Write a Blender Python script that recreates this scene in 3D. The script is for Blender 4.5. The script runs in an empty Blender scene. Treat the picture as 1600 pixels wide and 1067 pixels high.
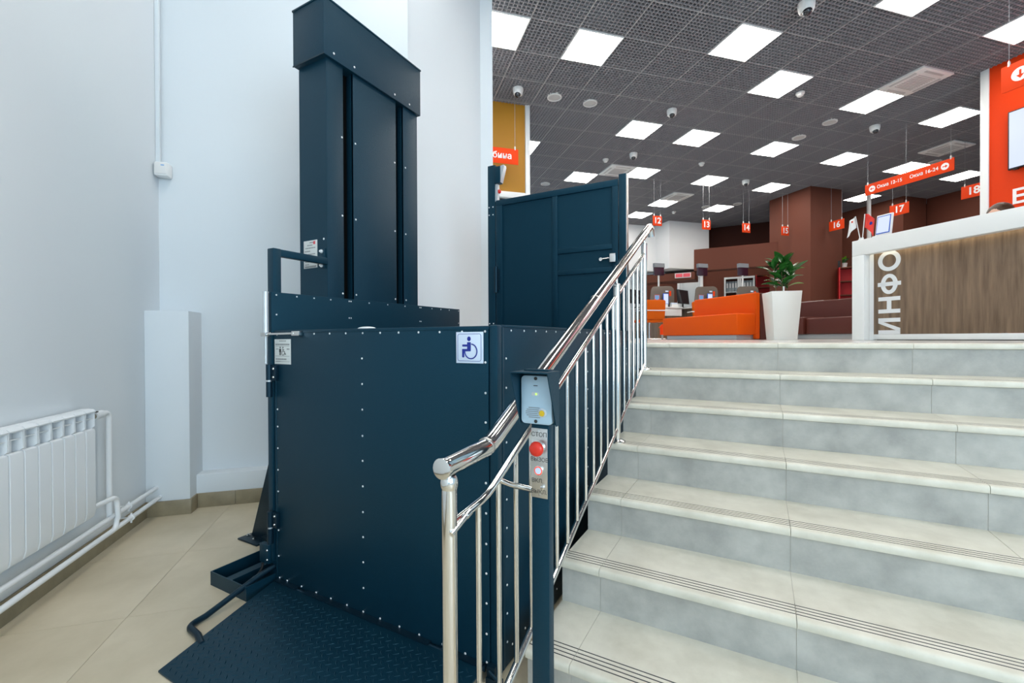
import bpy, bmesh, math, random
from mathutils import Vector, Matrix
random.seed(7)
C = bpy.context.scene.collection
sc = bpy.context.scene
PI = math.pi
R45 = PI/4
S2 = math.sqrt(.5)

# ------------------------------------------------------------------ camera, world, exposure
F_PX, PITCH, ROLL, YAW = 697.48, .0065, -.0043, .505
EYE = 1.1824
cam = bpy.data.objects.new('camera', bpy.data.cameras.new('camera'))
C.objects.link(cam)
cam.data.sensor_width = 36.0
cam.data.lens = F_PX*36/1600
cam.data.clip_start = .05
fw = Vector((-math.sin(YAW)*math.cos(PITCH), math.cos(YAW)*math.cos(PITCH), -math.sin(PITCH)))
rt = Vector((math.cos(YAW), math.sin(YAW), 0))
up = rt.cross(fw)
rt2 = rt*math.cos(ROLL)+up*math.sin(ROLL)
up2 = up*math.cos(ROLL)-rt*math.sin(ROLL)
m = Matrix((rt2, up2, -fw)).transposed().to_4x4()
m.translation = Vector((0, 0, EYE))
cam.matrix_world = m
sc.camera = cam

w = bpy.data.worlds.new('daylight')
sc.world = w
w.use_nodes = True
bg = w.node_tree.nodes['Background']
bg.inputs['Color'].default_value = (.58, .82, 1.0, 1)
bg.inputs['Strength'].default_value = .92
sc.view_settings.view_transform = 'Standard'
sc.view_settings.look = 'None'
sc.view_settings.exposure = 0.0
sc.view_settings.gamma = 1.0
sc.view_settings.use_curve_mapping = False
PANEL_STRENGTH = 18.5

# daylight from the glazed street front behind the photographer
def area(name, loc, target, sx, sy, power, col):
    l = bpy.data.lights.new(name, 'AREA')
    l.shape = 'RECTANGLE'; l.size = sx; l.size_y = sy; l.energy = power; l.color = col
    o = bpy.data.objects.new(name, l); C.objects.link(o)
    o.location = loc
    o.rotation_euler = (Vector(target)-Vector(loc)).to_track_quat('-Z', 'Y').to_euler()
    return o
area('window_daylight', (.6, -3.4, 2.6), (-1.2, 3, 1.4), 4.5, 3.2, 110, (.66, .86, 1.0))
area('side_fill', (4.6, -1.6, 1.9), (-2.6, 1.4, .9), 3.6, 3.0, 215, (.73, .88, 1.0))  # added fill from the right, brightens the left wall and spares the risers

# ------------------------------------------------------------------ helpers
def col(r, g, b):
    f = lambda c: (c/255/12.92) if c/255 <= .04045 else ((c/255+.055)/1.055)**2.4
    return (f(r), f(g), f(b), 1)

def mat(name, c, rough=.5, metal=0., var=0., scale=6., bump=0., bscale=200., spec=None, emit=None, estr=0., coat=0., stretch=None, c2=None, tint=None):
    m = bpy.data.materials.new(name); m.use_nodes = True
    nt = m.node_tree; b = nt.nodes['Principled BSDF']
    b.inputs['Base Color'].default_value = c
    b.inputs['Roughness'].default_value = rough
    b.inputs['Metallic'].default_value = metal
    if spec is not None: b.inputs['Specular IOR Level'].default_value = spec
    if tint: b.inputs['Specular Tint'].default_value = tint
    if coat: b.inputs['Coat Weight'].default_value = coat
    if emit:
        b.inputs['Emission Color'].default_value = emit
        b.inputs['Emission Strength'].default_value = estr
    if var or bump:
        tc = nt.nodes.new('ShaderNodeTexCoord')
        src = tc.outputs['Object']
        if stretch:
            mp = nt.nodes.new('ShaderNodeMapping'); mp.inputs['Scale'].default_value = stretch
            nt.links.new(src, mp.inputs['Vector']); src = mp.outputs['Vector']
    if var:
        n = nt.nodes.new('ShaderNodeTexNoise'); n.inputs['Scale'].default_value = scale
        n.inputs['Detail'].default_value = 6; n.inputs['Roughness'].default_value = .62
        nt.links.new(src, n.inputs['Vector'])
        r = nt.nodes.new('ShaderNodeValToRGB')
        lo = tuple(x*(1-var) for x in c[:3])+(1,)
        hi = tuple(min(1, x*(1+var)) for x in c[:3])+(1,)
        if c2: lo, hi = c, c2
        r.color_ramp.elements[0].color = lo; r.color_ramp.elements[0].position = .32
        r.color_ramp.elements[1].color = hi; r.color_ramp.elements[1].position = .68
        nt.links.new(n.outputs['Fac'], r.inputs['Fac'])
        nt.links.new(r.outputs['Color'], b.inputs['Base Color'])
    if bump:
        n2 = nt.nodes.new('ShaderNodeTexNoise'); n2.inputs['Scale'].default_value = bscale
        n2.inputs['Detail'].default_value = 2
        nt.links.new(src, n2.inputs['Vector'])
        bp = nt.nodes.new('ShaderNodeBump'); bp.inputs['Strength'].default_value = bump
        bp.inputs['Distance'].default_value = .002
        nt.links.new(n2.outputs['Fac'], bp.inputs['Height'])
        nt.links.new(bp.outputs['Normal'], b.inputs['Normal'])
    return m

M = {}
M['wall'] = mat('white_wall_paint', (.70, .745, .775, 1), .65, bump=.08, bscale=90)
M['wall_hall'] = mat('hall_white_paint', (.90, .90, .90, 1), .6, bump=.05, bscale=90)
M['navy'] = mat('navy_powder_coat', (.0034, .0255, .0445, 1), .42, bump=.35, bscale=420, spec=.42, tint=(.35, .75, 1, 1))
M['navy_tex'] = mat('navy_textured_coat', (.0038, .0265, .046, 1), .42, bump=1.0, bscale=240, spec=.42, tint=(.5, .8, 1, 1))
M['navy_dark'] = mat('dark_navy_steel', (.004, .014, .024, 1), .35, spec=.4, tint=(.4, .75, 1, 1))
M['black'] = mat('black_plastic', (.008, .008, .009, 1), .45)
M['slot'] = mat('black_slot', (.002, .002, .002, 1), .9, spec=.1)
M['steel'] = mat('polished_stainless', (.74, .73, .71, 1), .10, 1.0)
M['brushed'] = mat('brushed_stainless', (.62, .61, .59, 1), .30, 1.0, bump=.12, bscale=300, stretch=(40, 40, 1))
M['rivet'] = mat('zinc_rivet', (.85, .87, .88, 1), .35, .4)
M['alu'] = mat('grey_aluminium', (.60, .64, .67, 1), .4, .5)
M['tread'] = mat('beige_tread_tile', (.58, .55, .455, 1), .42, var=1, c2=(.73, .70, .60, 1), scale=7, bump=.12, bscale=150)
M['riser'] = mat('shaded_riser_tile', (.32, .315, .29, 1), .5, var=1, c2=(.50, .487, .445, 1), scale=6, bump=.12, bscale=150)  # same tile as the treads, darkened for the shade on upright faces
M['groove'] = mat('dirty_groove', (.06, .06, .065, 1), .8)
M['grout'] = mat('grout', (.52, .50, .44, 1), .9)
M['floor'] = mat('beige_floor_tile', (.545, .465, .325, 1), .36, var=1, c2=(.66, .575, .425, 1), scale=2.6, bump=.06, bscale=60)
M['floor_hall'] = mat('pale_hall_tile', (.66, .655, .63, 1), .22, var=.06, scale=2)
M['skirt'] = mat('olive_brown_tile', (.27, .225, .145, 1), .45, var=.2, scale=7)
M['radiator'] = mat('white_enamel', (.80, .83, .85, 1), .3)
M['pipe'] = mat('white_pipe_paint', (.78, .80, .81, 1), .4)
M['brass'] = mat('old_brass', (.30, .26, .18, 1), .45, .7)
M['slat'] = mat('grey_lattice', (.27, .26, .275, 1), .5, spec=.3)
M['runner'] = mat('grey_runner', (.36, .345, .35, 1), .5, spec=.3)
M['plenum'] = mat('dark_plenum', (.010, .012, .014, 1), .9, spec=.1)
M['led'] = mat('lit_diffuser', (.9, .9, .9, 1), .5, emit=(1, .965, .90, 1), estr=PANEL_STRENGTH)
M['white'] = mat('white_lacquer', (.82, .83, .82, 1), .3)
M['white_pl'] = mat('white_plastic', (.76, .75, .73, 1), .4)
M['grey_pl'] = mat('light_grey_plastic', (.52, .50, .49, 1), .5)
M['grey_pl2'] = mat('mid_grey_plastic', (.20, .21, .23, 1), .5)
M['orange_sign'] = mat('orange_sign', (.80, .055, .004, 1), .6, spec=.2)
M['orange_wall'] = mat('orange_wall', (.72, .045, .002, 1), .6, spec=.2)
M['orange_sofa'] = mat('orange_leather', (.72, .088, .0005, 1), .55, spec=.15, bump=.25, bscale=40)
M['orange_chair'] = mat('orange_fabric', (.60, .10, .002, 1), .8, spec=.2, bump=.3, bscale=300)
M['brown_sofa'] = mat('brown_leather', col(84, 38, 29), .45, spec=.35, bump=.25, bscale=40)
M['brown_wall'] = mat('brown_wall', col(102, 57, 43), .7, spec=.25, bump=.1, bscale=200)
M['brown_dark'] = mat('dark_brown_wall', col(66, 33, 25), .75, spec=.2)
M['yellow'] = mat('ochre_wall', col(178, 124, 22), .6)
M['wood'] = mat('taupe_wood', col(98, 78, 60), .5, var=1, c2=col(138, 114, 92), scale=3, stretch=(9, 9, .6), bump=.1, bscale=40)
M['pot'] = mat('white_planter', (.74, .74, .70, 1), .35)
M['soil'] = mat('dark_soil', (.03, .022, .015, 1), .95)
M['leaf'] = mat('rubber_leaf', col(44, 100, 40), .25, var=.45, scale=8, spec=.6)
M['leaf2'] = mat('young_leaf', col(104, 160, 30), .35, var=.25, scale=8)
M['stem'] = mat('plant_stem', col(96, 88, 50), .7)
M['taupe'] = mat('smoked_screen', col(110, 100, 92), .25, spec=.5)
M['purple'] = mat('dark_purple_display', col(58, 26, 40), .25)
M['strip'] = mat('warm_light_strip', (.9, .85, .7, 1), .5, emit=(1, .86, .60, 1), estr=4.5)
M['screen'] = mat('lit_screen', (.05, .05, .06, 1), .3, emit=col(214, 226, 255), estr=1.0)
M['blue'] = mat('blue_print', col(14, 40, 140), .4)
M['bluebez'] = mat('blue_bezel', col(28, 90, 190), .4)
M['sticker'] = mat('pale_blue_sticker', (.66, .75, .88, 1), .4)
M['label'] = mat('aluminium_label', (.62, .64, .62, 1), .4)
M['print'] = mat('dark_print', (.03, .03, .028, 1), .6)
M['greyprint'] = mat('grey_print', (.22, .23, .23, 1), .6)
M['whiteprint'] = mat('white_print', (.88, .86, .86, 1), .5)
M['red'] = mat('red_button', col(214, 44, 26), .35)
M['redring'] = mat('red_ring_light', col(220, 60, 40), .4, emit=col(255, 80, 50), estr=.7)
M['intercom'] = mat('silver_blue_plastic', (.40, .54, .64, 1), .38, .15)
M['greenled'] = mat('green_led', (.3, .8, .1, 1), .4, emit=(.45, .95, .08, 1), estr=1.5)
M['yellowbtn'] = mat('yellow_button', col(214, 178, 30), .3)
M['glass_dark'] = mat('dark_dome', (.02, .02, .025, 1), .08, spec=.7)
M['wire'] = mat('grey_wire', (.36, .37, .39, 1), .45, .3)
M['red_shelf'] = mat('red_shelf', col(196, 30, 36), .6)
M['binder'] = mat('grey_binder', (.30, .34, .36, 1), .6)
M['door_w'] = mat('white_door', (.70, .72, .73, 1), .4)
M['plinth'] = mat('grey_plinth', (.42, .43, .43, 1), .35, .5)
M['skin'] = mat('skin', col(222, 176, 152), .5)
M['hair'] = mat('brown_hair', col(74, 48, 30), .45, var=.4, scale=12, stretch=(20, 20, 2))
M['blouse'] = mat('white_blouse', (.7, .7, .72, 1), .7)
M['trousers'] = mat('dark_trousers', (.03, .03, .04, 1), .7)
M['frost'] = mat('frosted_green_glass', (.55, .68, .62, 1), .35)
M['flag_w'] = mat('white_flag', (.80, .80, .80, 1), .7)
M['flag_r'] = mat('red_flag', col(226, 56, 46), .7)
M['poster_p'] = mat('pink_print', col(232, 84, 96), .5)
M['poster_b'] = mat('sky_print', col(120, 170, 220), .5)
M['lettershape'] = mat('white_letter', (.78, .79, .80, 1), .4)

class MB:
    def __init__(s): s.v = []; s.f = []; s.mi = []; s.cur = 0
    def add(s, vs, fs):
        b = len(s.v); s.v += [tuple(x) for x in vs]
        for f in fs: s.f.append([b+i for i in f]); s.mi.append(s.cur)
        return s
    def box(s, x0, x1, y0, y1, z0, z1):
        vs = [(x0,y0,z0),(x1,y0,z0),(x1,y1,z0),(x0,y1,z0),(x0,y0,z1),(x1,y0,z1),(x1,y1,z1),(x0,y1,z1)]
        return s.add(vs, [(0,3,2,1),(4,5,6,7),(0,1,5,4),(1,2,6,5),(2,3,7,6),(3,0,4,7)])
    def prism(s, poly, axis, a0, a1):
        n = len(poly)
        def P(p, a):
            if axis == 'x': return (a, p[0], p[1])
            if axis == 'y': return (p[0], a, p[1])
            return (p[0], p[1], a)
        vs = [P(p, a0) for p in poly]+[P(p, a1) for p in poly]
        fs = [list(range(n))[::-1], list(range(n, 2*n))]
        fs += [(i, (i+1) % n, n+(i+1) % n, n+i) for i in range(n)]
        return s.add(vs, fs)
    def tube(s, pts, r, n=12, cap=True):
        pts = [Vector(p) for p in pts]
        rs = r if isinstance(r, (list, tuple)) else [r]*len(pts)
        vs = []; fs = []
        nrm = None
        for i, p in enumerate(pts):
            if i == 0: t = pts[1]-p
            elif i == len(pts)-1: t = p-pts[i-1]
            else: t = (pts[i+1]-p).normalized()+(p-pts[i-1]).normalized()
            t.normalize()
            if nrm is None:
                nrm = t.orthogonal().normalized()
            nrm = (nrm-t*nrm.dot(t)).normalized()
            bi = t.cross(nrm)
            k = 1.0
            if 0 < i < len(pts)-1:
                c = (pts[i+1]-p).normalized().dot(t)
                k = 1/max(.5, c)
            for j in range(n):
                a = 2*PI*j/n
                vs.append(p+(nrm*math.cos(a)+bi*math.sin(a))*rs[i])
        for i in range(len(pts)-1):
            for j in range(n):
                fs.append((i*n+j, i*n+(j+1) % n, (i+1)*n+(j+1) % n, (i+1)*n+j))
        if cap:
            fs.append(tuple(range(n))[::-1]); fs.append(tuple((len(pts)-1)*n+j for j in range(n)))
        return s.add(vs, fs)
    def cyl(s, p0, p1, r, n=14): return s.tube([p0, p1], r, n)
    def lathe(s, prof, c=(0, 0, 0), n=20, ax='z'):
        vs = []; fs = []
        for (r, z) in prof:
            for j in range(n):
                a = 2*PI*j/n
                x, y = r*math.cos(a), r*math.sin(a)
                v = (x, y, z) if ax == 'z' else ((x, z, y) if ax == 'y' else (z, x, y))
                vs.append((v[0]+c[0], v[1]+c[1], v[2]+c[2]))
        for i in range(len(prof)-1):
            for j in range(n):
                fs.append((i*n+j, i*n+(j+1) % n, (i+1)*n+(j+1) % n, (i+1)*n+j))
        fs.append(tuple(range(n))[::-1]); fs.append(tuple((len(prof)-1)*n+j for j in range(n)))
        return s.add(vs, fs)
    def ball(s, c, r, n=10, sc3=(1, 1, 1)):
        prof = []
        vs = []; fs = []
        rings = max(4, n//2+1)
        for i in range(1, rings):
            t = PI*i/rings
            for j in range(n):
                a = 2*PI*j/n
                vs.append((c[0]+r*sc3[0]*math.sin(t)*math.cos(a), c[1]+r*sc3[1]*math.sin(t)*math.sin(a), c[2]+r*sc3[2]*math.cos(t)))
        for i in range(rings-2):
            for j in range(n):
                fs.append((i*n+j, (i+1)*n+j, (i+1)*n+(j+1) % n, i*n+(j+1) % n))
        k = len(vs); vs += [(c[0], c[1], c[2]+r*sc3[2]), (c[0], c[1], c[2]-r*sc3[2])]
        for j in range(n):
            fs.append((k, j, (j+1) % n)); q = (rings-2)*n
            fs.append((k+1, q+(j+1) % n, q+j))
        return s.add(vs, fs)
    def mesh(s, name, mats, bev=0., seg=2, smooth=True, ang=.65):
        me = bpy.data.meshes.new(name)
        me.from_pydata(s.v, [], s.f)
        if not isinstance(mats, (list, tuple)): mats = [mats]
        for q in mats: me.materials.append(q)
        for p, i in zip(me.polygons, s.mi): p.material_index = i
        bm = bmesh.new(); bm.from_mesh(me)
        bmesh.ops.recalc_face_normals(bm, faces=bm.faces)
        if bev:
            es = [e for e in bm.edges if len(e.link_faces) == 2 and e.calc_face_angle(0) > .5]
            bmesh.ops.bevel(bm, geom=es, offset=bev, segments=seg, affect='EDGES', profile=.5, clamp_overlap=True)
        bm.to_mesh(me); bm.free()
        if smooth:
            for p in me.polygons: p.use_smooth = True
            me.set_sharp_from_angle(angle=ang)
        return me

def link(name, me, parent=None, loc=None, rz=None):
    o = bpy.data.objects.new(name, me); C.objects.link(o)
    if parent: o.parent = parent
    if loc: o.location = loc
    if rz is not None: o.rotation_euler = (0, 0, rz)
    return o
def part(name, mb, mt, parent, bev=0., label=None, stuff=False, seg=2, smooth=True):
    o = link(name, mb.mesh(name, mt, bev, seg, smooth), parent)
    if label: o['label'] = label
    if stuff: o['kind'] = 'stuff'
    return o
def tag(o, label, cat, group=None):
    o['label'] = label; o['category'] = cat
    if group: o['group'] = group
    return o
def thing(name, label, cat, loc=(0, 0, 0), rz=0, group=None):
    o = link(name, None, None, loc, rz)
    o.empty_display_size = .1
    return tag(o, label, cat, group)
def struct(name, mb, mt, parent=None, rz=0, bev=0.):
    o = link(name, mb.mesh(name, mt, bev), parent, None, rz if not parent else None)
    if not parent: o['kind'] = 'structure'
    return o
def B(x, y, z):                      # building axes (hall and lobby walls) -> world
    return Vector((S2*(x-y), S2*(x+y), z))

_fc = {}
def text_mesh(txt, size, mt, depth=.001, align='CENTER', bold=0.):
    cu = bpy.data.curves.new('lettering', 'FONT')
    cu.body = txt; cu.size = size; cu.extrude = depth; cu.align_x = align; cu.align_y = 'CENTER'
    cu.offset = bold
    o = bpy.data.objects.new('lettering', cu); C.objects.link(o)
    dg = bpy.context.evaluated_depsgraph_get()
    me = bpy.data.meshes.new_from_object(o.evaluated_get(dg))
    bpy.data.objects.remove(o); bpy.data.curves.remove(cu)
    me.materials.clear(); me.materials.append(mt)
    return me
def text(txt, size, mt, parent, loc, rot, depth=.001, align='CENTER', bold=0., name='lettering', sx=1.):
    o = link(name, text_mesh(txt, size, mt, depth, align, bold), parent, loc)
    o.rotation_euler = rot
    if sx != 1.: o.scale = (sx, 1, 1)
    return o
FACE_V = (PI/2, 0, 0)            # lettering that faces -y of its frame
FACE_X = (PI/2, 0, -PI/2)        # lettering that faces -x of its frame

Z0 = .028        # lobby floor
F = 1.148        # hall floor
ZC = 4.86        # lattice ceiling
RUN, RISE = .292, .16
V0 = 3.0135      # edge of the landing

# ------------------------------------------------------------------ SETTING: floors
fl = struct('floor_lobby', MB().box(-4.4, 3.2, -4.2, 3.05, Z0-.12, Z0-.006), M['grout'])
TS = .6
tile_mesh = MB().box(-TS/2+.0008, TS/2-.0008, -TS/2+.0008, TS/2-.0008, Z0-.006, Z0).mesh('tile', M['floor'])
for i in range(-3, 5):
    for j in range(-4, 8):
        bx = -1.035+.3+TS*i; by = 2.225+.3+TS*(j-3)
        p = B(bx, by, 0)
        if bx < -1.6 or by > 3.8 or p.y > 2.9 or p.x > 1.6 or p.y < -.9: continue
        o = link('tile', tile_mesh, fl, (p.x, p.y, 0)); o.rotation_euler = (0, 0, R45)
# hall slab: polygon in world, its front edge is the landing
hall = MB().prism([(-2.45, V0+.03), (2.9, V0+.03), (9.5, 9.5), (9.5, 19), (-9.5, 19), (-9.5, 9.5), (-2.45, 3.9)], 'z', F-.16, F-.0005)
hf = struct('floor_hall', hall, M['floor_hall'])
struct('wall_under_landing', MB().box(-2.45, -.71, V0+.04, V0+.16, Z0-.1, F-.03), M['wall'])

# ------------------------------------------------------------------ SETTING: the staircase
st = link('floor_stairs', None); st['kind'] = 'structure'
core = MB()
for k in range(7):
    v = V0-k*RUN+.03
    core.box(-.653, 3.0, v-.0105, V0+.06, Z0-.05 if k == 6 else F-(k+1)*RISE-.02, F-k*RISE-.027)
    core.box(-.653, 3.0, v+.07, V0+.06, F-k*RISE-.03, F-k*RISE-.0018)
part('core', core, M['grout'], st)
joints = [-.655, -.505, .098, .698, 1.298, 1.898, 2.498, 3.0]
G = .0016
for k in range(7):
    vn = V0-k*RUN                   # front of the nosing
    zt = F-k*RISE                   # top of the tread
    depth = RUN+.018 if k else .34
    prof = [(vn+depth, zt)]
    for q in (.084, .067, .050, .033):
        prof += [(vn+q+.0022, zt), (vn+q+.0014, zt-.0035), (vn+q-.0014, zt-.0035), (vn+q-.0022, zt)]
    prof += [(vn+.012, zt), (vn+.006, zt-.0015), (vn+.002, zt-.005), (vn, zt-.011), (vn, zt-.022), (vn+.002, zt-.0265), (vn+.006, zt-.028),
             (vn+.03, zt-.028), (vn+depth, zt-.028)]
    for a, b in zip(joints[:-1], joints[1:]):
        mb = MB()
        n = len(prof)
        mb.prism(prof, 'x', a+G/2, b-G/2)
        # groove floors and walls carry dirt
        base = len(mb.f)-n
        for q in range(4):
            for e in range(3): mb.mi[base+1+4*q+e] = 1
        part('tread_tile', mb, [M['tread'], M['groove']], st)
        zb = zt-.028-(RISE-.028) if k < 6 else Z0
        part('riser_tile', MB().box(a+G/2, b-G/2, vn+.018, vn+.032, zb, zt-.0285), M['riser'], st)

# ------------------------------------------------------------------ SETTING: lobby walls
WL, WB = -1.493, 3.66
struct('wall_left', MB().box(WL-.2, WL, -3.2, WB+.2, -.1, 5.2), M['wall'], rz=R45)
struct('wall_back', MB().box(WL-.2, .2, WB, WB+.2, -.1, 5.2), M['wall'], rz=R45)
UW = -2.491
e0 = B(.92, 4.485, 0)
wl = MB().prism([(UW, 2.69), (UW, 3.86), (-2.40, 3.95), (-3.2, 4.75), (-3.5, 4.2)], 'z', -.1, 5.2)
struct('wall_behind_lift', wl, M['wall'])
pil = MB().box(WL, -1.243, 3.445, WB+.02, Z0, 1.375)
struct('trim_1', pil, M['wall'], rz=R45, bev=.004)
struct('trim_2', MB().box(-1.245, .35, 3.55, WB+.02, Z0, .253), M['wall'], rz=R45, bev=.004)
bb = struct('baseboard_left', MB().box(WL, WL+.010, -.6, 3.445, Z0, .128), M['skirt'], rz=R45)
bk = link('baseboard_back', None, None, None, R45); bk['kind'] = 'structure'
part('tile', MB().box(WL+.01, -1.235, 3.435, 3.446, Z0, .126), M['skirt'], bk, .001)
part('tile', MB().box(-1.244, -1.234, 3.4465, 3.549, Z0, .126), M['skirt'], bk, .001)
part('tile', MB().box(-1.233, -1.005, 3.54, 3.551, Z0, .126), M['skirt'], bk, .001)
part('tile', MB().box(-1.003, -.404, 3.54, 3.551, Z0, .126), M['skirt'], bk, .001)
part('tile', MB().box(-.402, .2, 3.54, 3.551, Z0, .126), M['skirt'], bk, .001)

# ------------------------------------------------------------------ SETTING: lattice ceiling
PITCHC = .05
cx0, cy0 = 2.549-.3, 4.577-.3
ceil = struct('ceiling', MB().box(-1.7, 15, -4.4, 15.5, ZC+.42, ZC+.6), M['plenum'], rz=R45)
lat = MB()
for i in range(-78, 252):
    x = cx0+i*PITCHC
    if x < WL or x > 14.8: continue
    if i % 12 == 0: continue
    lat.box(x-.005, x+.005, -4.2, 15.2, ZC, ZC+.022)
for j in range(-168, 220):
    y = cy0+j*PITCHC
    if y < -4.2 or y > 15.2: continue
    if j % 12 == 0: continue
    lat.box(WL, 14.8, y-.005, y+.005, ZC+.001, ZC+.023)
part('lattice', lat, M['slat'], ceil, stuff=True, smooth=False)
for i in range(-6, 21):
    x = cx0+i*.6
    if x < WL: continue
    part('runner', MB().box(x-.0075, x+.0075, -4.2, 15.2, ZC-.003, ZC+.028), M['runner'], ceil, smooth=False)
for j in range(-14, 19):
    y = cy0+j*.6
    part('runner', MB().box(WL, 14.8, y-.0065, y+.0065, ZC-.002, ZC+.027), M['runner'], ceil, smooth=False)

# ------------------------------------------------------------------ SETTING: hall walls
struct('wall_hall_back', MB().box(-9, 9, 16.4, 16.6, F-.1, ZC+.3), M['brown_dark'])
struct('wall_hall_right', MB().box(13.95, 14.15, 1.0, 8.4, F-.1, ZC+.3), M['brown_wall'], rz=R45)
struct('wall_hall_far_right', MB().box(13.05, 13.9, 8.38, 12.6, F-.1, ZC+.3), M['brown_wall'], rz=R45)
struct('trim_3', MB().box(10.0, 11.02, 8.44, 9.64, F, ZC+.05), M['brown_wall'], rz=R45, bev=.004)    # big brown column
struct('trim_4', MB().box(8.64, 10.13, 12.12, 15.4, 3.38, ZC+.05), M['wall_hall'], rz=R45)           # white bulkhead
struct('trim_5', MB().box(4.2, 8.66, 12.85, 15.4, 3.38, ZC+.05), M['wall_hall'], rz=R45)
struct('trim_6', MB().box(-1.62, .6, 13.7, 14.1, 3.09, 3.70), M['brown_wall'])                       # brown beam over the counters
struct('trim_7', MB().prism([(-3.2, 13.9), (-1.6, 13.7), (-1.6, 14.5), (-3.2, 14.5)], 'z', 2.86, 3.07), M['brown_wall'])
struct('wall_counter_back', MB().box(-6.0, -2.75, 15.6, 15.8, F, 3.38), M['wall_hall'])
# ochre portal at the left of the hall
yp = struct('wall_ochre', MB().box(.55, 2.17, 6.75, 6.95, 3.48, ZC+.02), M['yellow'], rz=R45)
struct('trim_8', MB().box(2.172, 2.245, 6.72, 6.97, F, ZC+.01), M['white'], rz=R45, bev=.003)
struct('trim_9', MB().box(.55, 2.172, 6.72, 6.97, 3.39, 3.478), M['white'], rz=R45, bev=.003)
d1 = struct('door_1', MB().box(.6, 2.168, 6.82, 6.84, F+.02, 3.385), M['frost'], rz=R45)
part('frame_rail', MB().box(.6, 2.168, 6.80, 6.86, 3.31, 3.385), M['black'], d1)
# orange wall at the right of the hall
struct('wall_orange', MB().box(8.03, 8.2, .8, 4.10, F, ZC+.05), M['orange_wall'], rz=R45)
struct('trim_10', MB().box(8.01, 8.22, 4.10, 4.19, F, ZC+.05), M['white'], rz=R45, bev=.003)

# ------------------------------------------------------------------ ceiling fittings
LED = [
 (1.349, 5.177, 'square LED ceiling light half hidden behind the end of the white lobby wall'),
 (2.549, 5.177, 'square LED ceiling light nearest the ochre portal, right of the white wall end'),
 (4.349, 4.577, 'big bright square LED ceiling light at upper middle of the lattice ceiling'),
 (5.549, 3.377, 'square LED ceiling light cut by the top edge right of the front dome camera'),
 (7.349, 3.377, 'square LED ceiling light cut by the right edge above the orange wall'),
 (5.549, 5.177, 'square LED ceiling light left of the nearest air conditioning cassette, one light away'),
 (7.349, 5.177, 'square LED ceiling light touching the nearest air conditioning cassette'),
 (9.149, 5.177, 'square LED ceiling light between the two right-hand air conditioning cassettes'),
 (4.349, 6.977, 'square LED ceiling light left of a pair, nearly above the open navy gate'),
 (5.549, 6.977, 'square LED ceiling light right of a pair, behind the middle dome camera'),
 (7.349, 6.977, 'square LED ceiling light beside the two round loudspeakers in mid ceiling'),
 (9.149, 6.977, 'square LED ceiling light left of the long two-arrow orange sign'),
 (10.949, 6.977, 'square LED ceiling light partly covered by the long two-arrow orange sign'),
 (12.749, 6.977, 'square LED ceiling light just left above the orange sign 18'),
 (2.549, 8.177, 'square LED ceiling light peeping out beside the white edge of the ochre portal'),
 (4.349, 9.377, 'square LED ceiling light showing above the left part of the navy gate'),
 (5.549, 8.777, 'square LED ceiling light next to the top right corner of the navy gate'),
 (7.349, 8.777, 'square LED ceiling light above the gap between orange signs 12 and 13'),
 (9.149, 8.777, 'square LED ceiling light above orange sign 14 by the brown column'),
 (12.149, 8.777, 'square LED ceiling light right of the brown column, above the small flags'),
 (7.349, 10.577, 'square LED ceiling light beside the far air conditioning cassette over sign 12'),
 (9.149, 10.577, 'square LED ceiling light right behind orange sign 13'),
 (7.349, 11.777, 'farthest square LED ceiling light, close to the white bulkhead'),
]
rim = MB()
rim.box(-.297, .297, -.297, -.283, -.012, .05).box(-.297, .297, .283, .297, -.012, .05).box(-.297, -.283, -.283, .283, -.012, .05).box(.283, .297, -.283, .283, -.012, .05)
rim_me = rim.mesh('rim', M['white'])
dif_me = MB().box(-.283, .283, -.283, .283, -.011, .045).mesh('diffuser', M['led'])
def led(x, y, label):
    t = thing('ceiling_light', label, 'ceiling light', B(x, y, ZC), R45, 'square lights of the lattice ceiling')
    link('rim', rim_me, t); link('diffuser', dif_me, t)
for x, y, l in LED: led(x, y, l)
for x, y in ((-.251, 1.577), (1.549, 1.577), (3.349, 2.177), (-.251, -.223), (1.549, -.223), (3.349, .377), (.149, 3.377), (3.4, -1.4)):  # unseen panels, put in to brighten the lobby walls and floor
    t = thing('ceiling_light', 'unseen square LED ceiling light added to brighten the lobby, above and behind the photographer', 'ceiling light', B(x, y, ZC), R45, 'added lobby lights outside the picture')
    link('rim', rim_me, t); link('diffuser', dif_me, t)

def cassette(x, y, label):
    t = thing('air_conditioner', label, 'air conditioner', B(x, y, ZC), R45, 'ceiling air conditioning cassettes')
    part('panel', MB().box(-.298, .298, -.298, .298, -.03, -.004), M['white_pl'], t, .004)
    g = MB()
    for i in range(11): g.box(-.16, .16, -.155+.03*i, -.145+.03*i, -.036, -.029)
    part('intake_grille', g, M['grey_pl'], t)
    for k, a in enumerate((0, 1, 2, 3)):
        f = MB(); f.box(-.17, .17, .222, .258, -.036, -.029)
        o = part('louvre', f, M['grey_pl'], t); o.rotation_euler = (0, 0, a*PI/2)
cassette(7.349, 4.577, 'nearest square air conditioning cassette in the ceiling, touching a lit panel')
cassette(10.549, 6.03, 'square air conditioning cassette behind the long orange sign, by the white trim')
cassette(7.349, 9.977, 'farthest small air conditioning cassette, above orange sign 12')
cassette(4.949, 8.777, 'air conditioning cassette mostly hidden behind the top of the navy gate')

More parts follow.
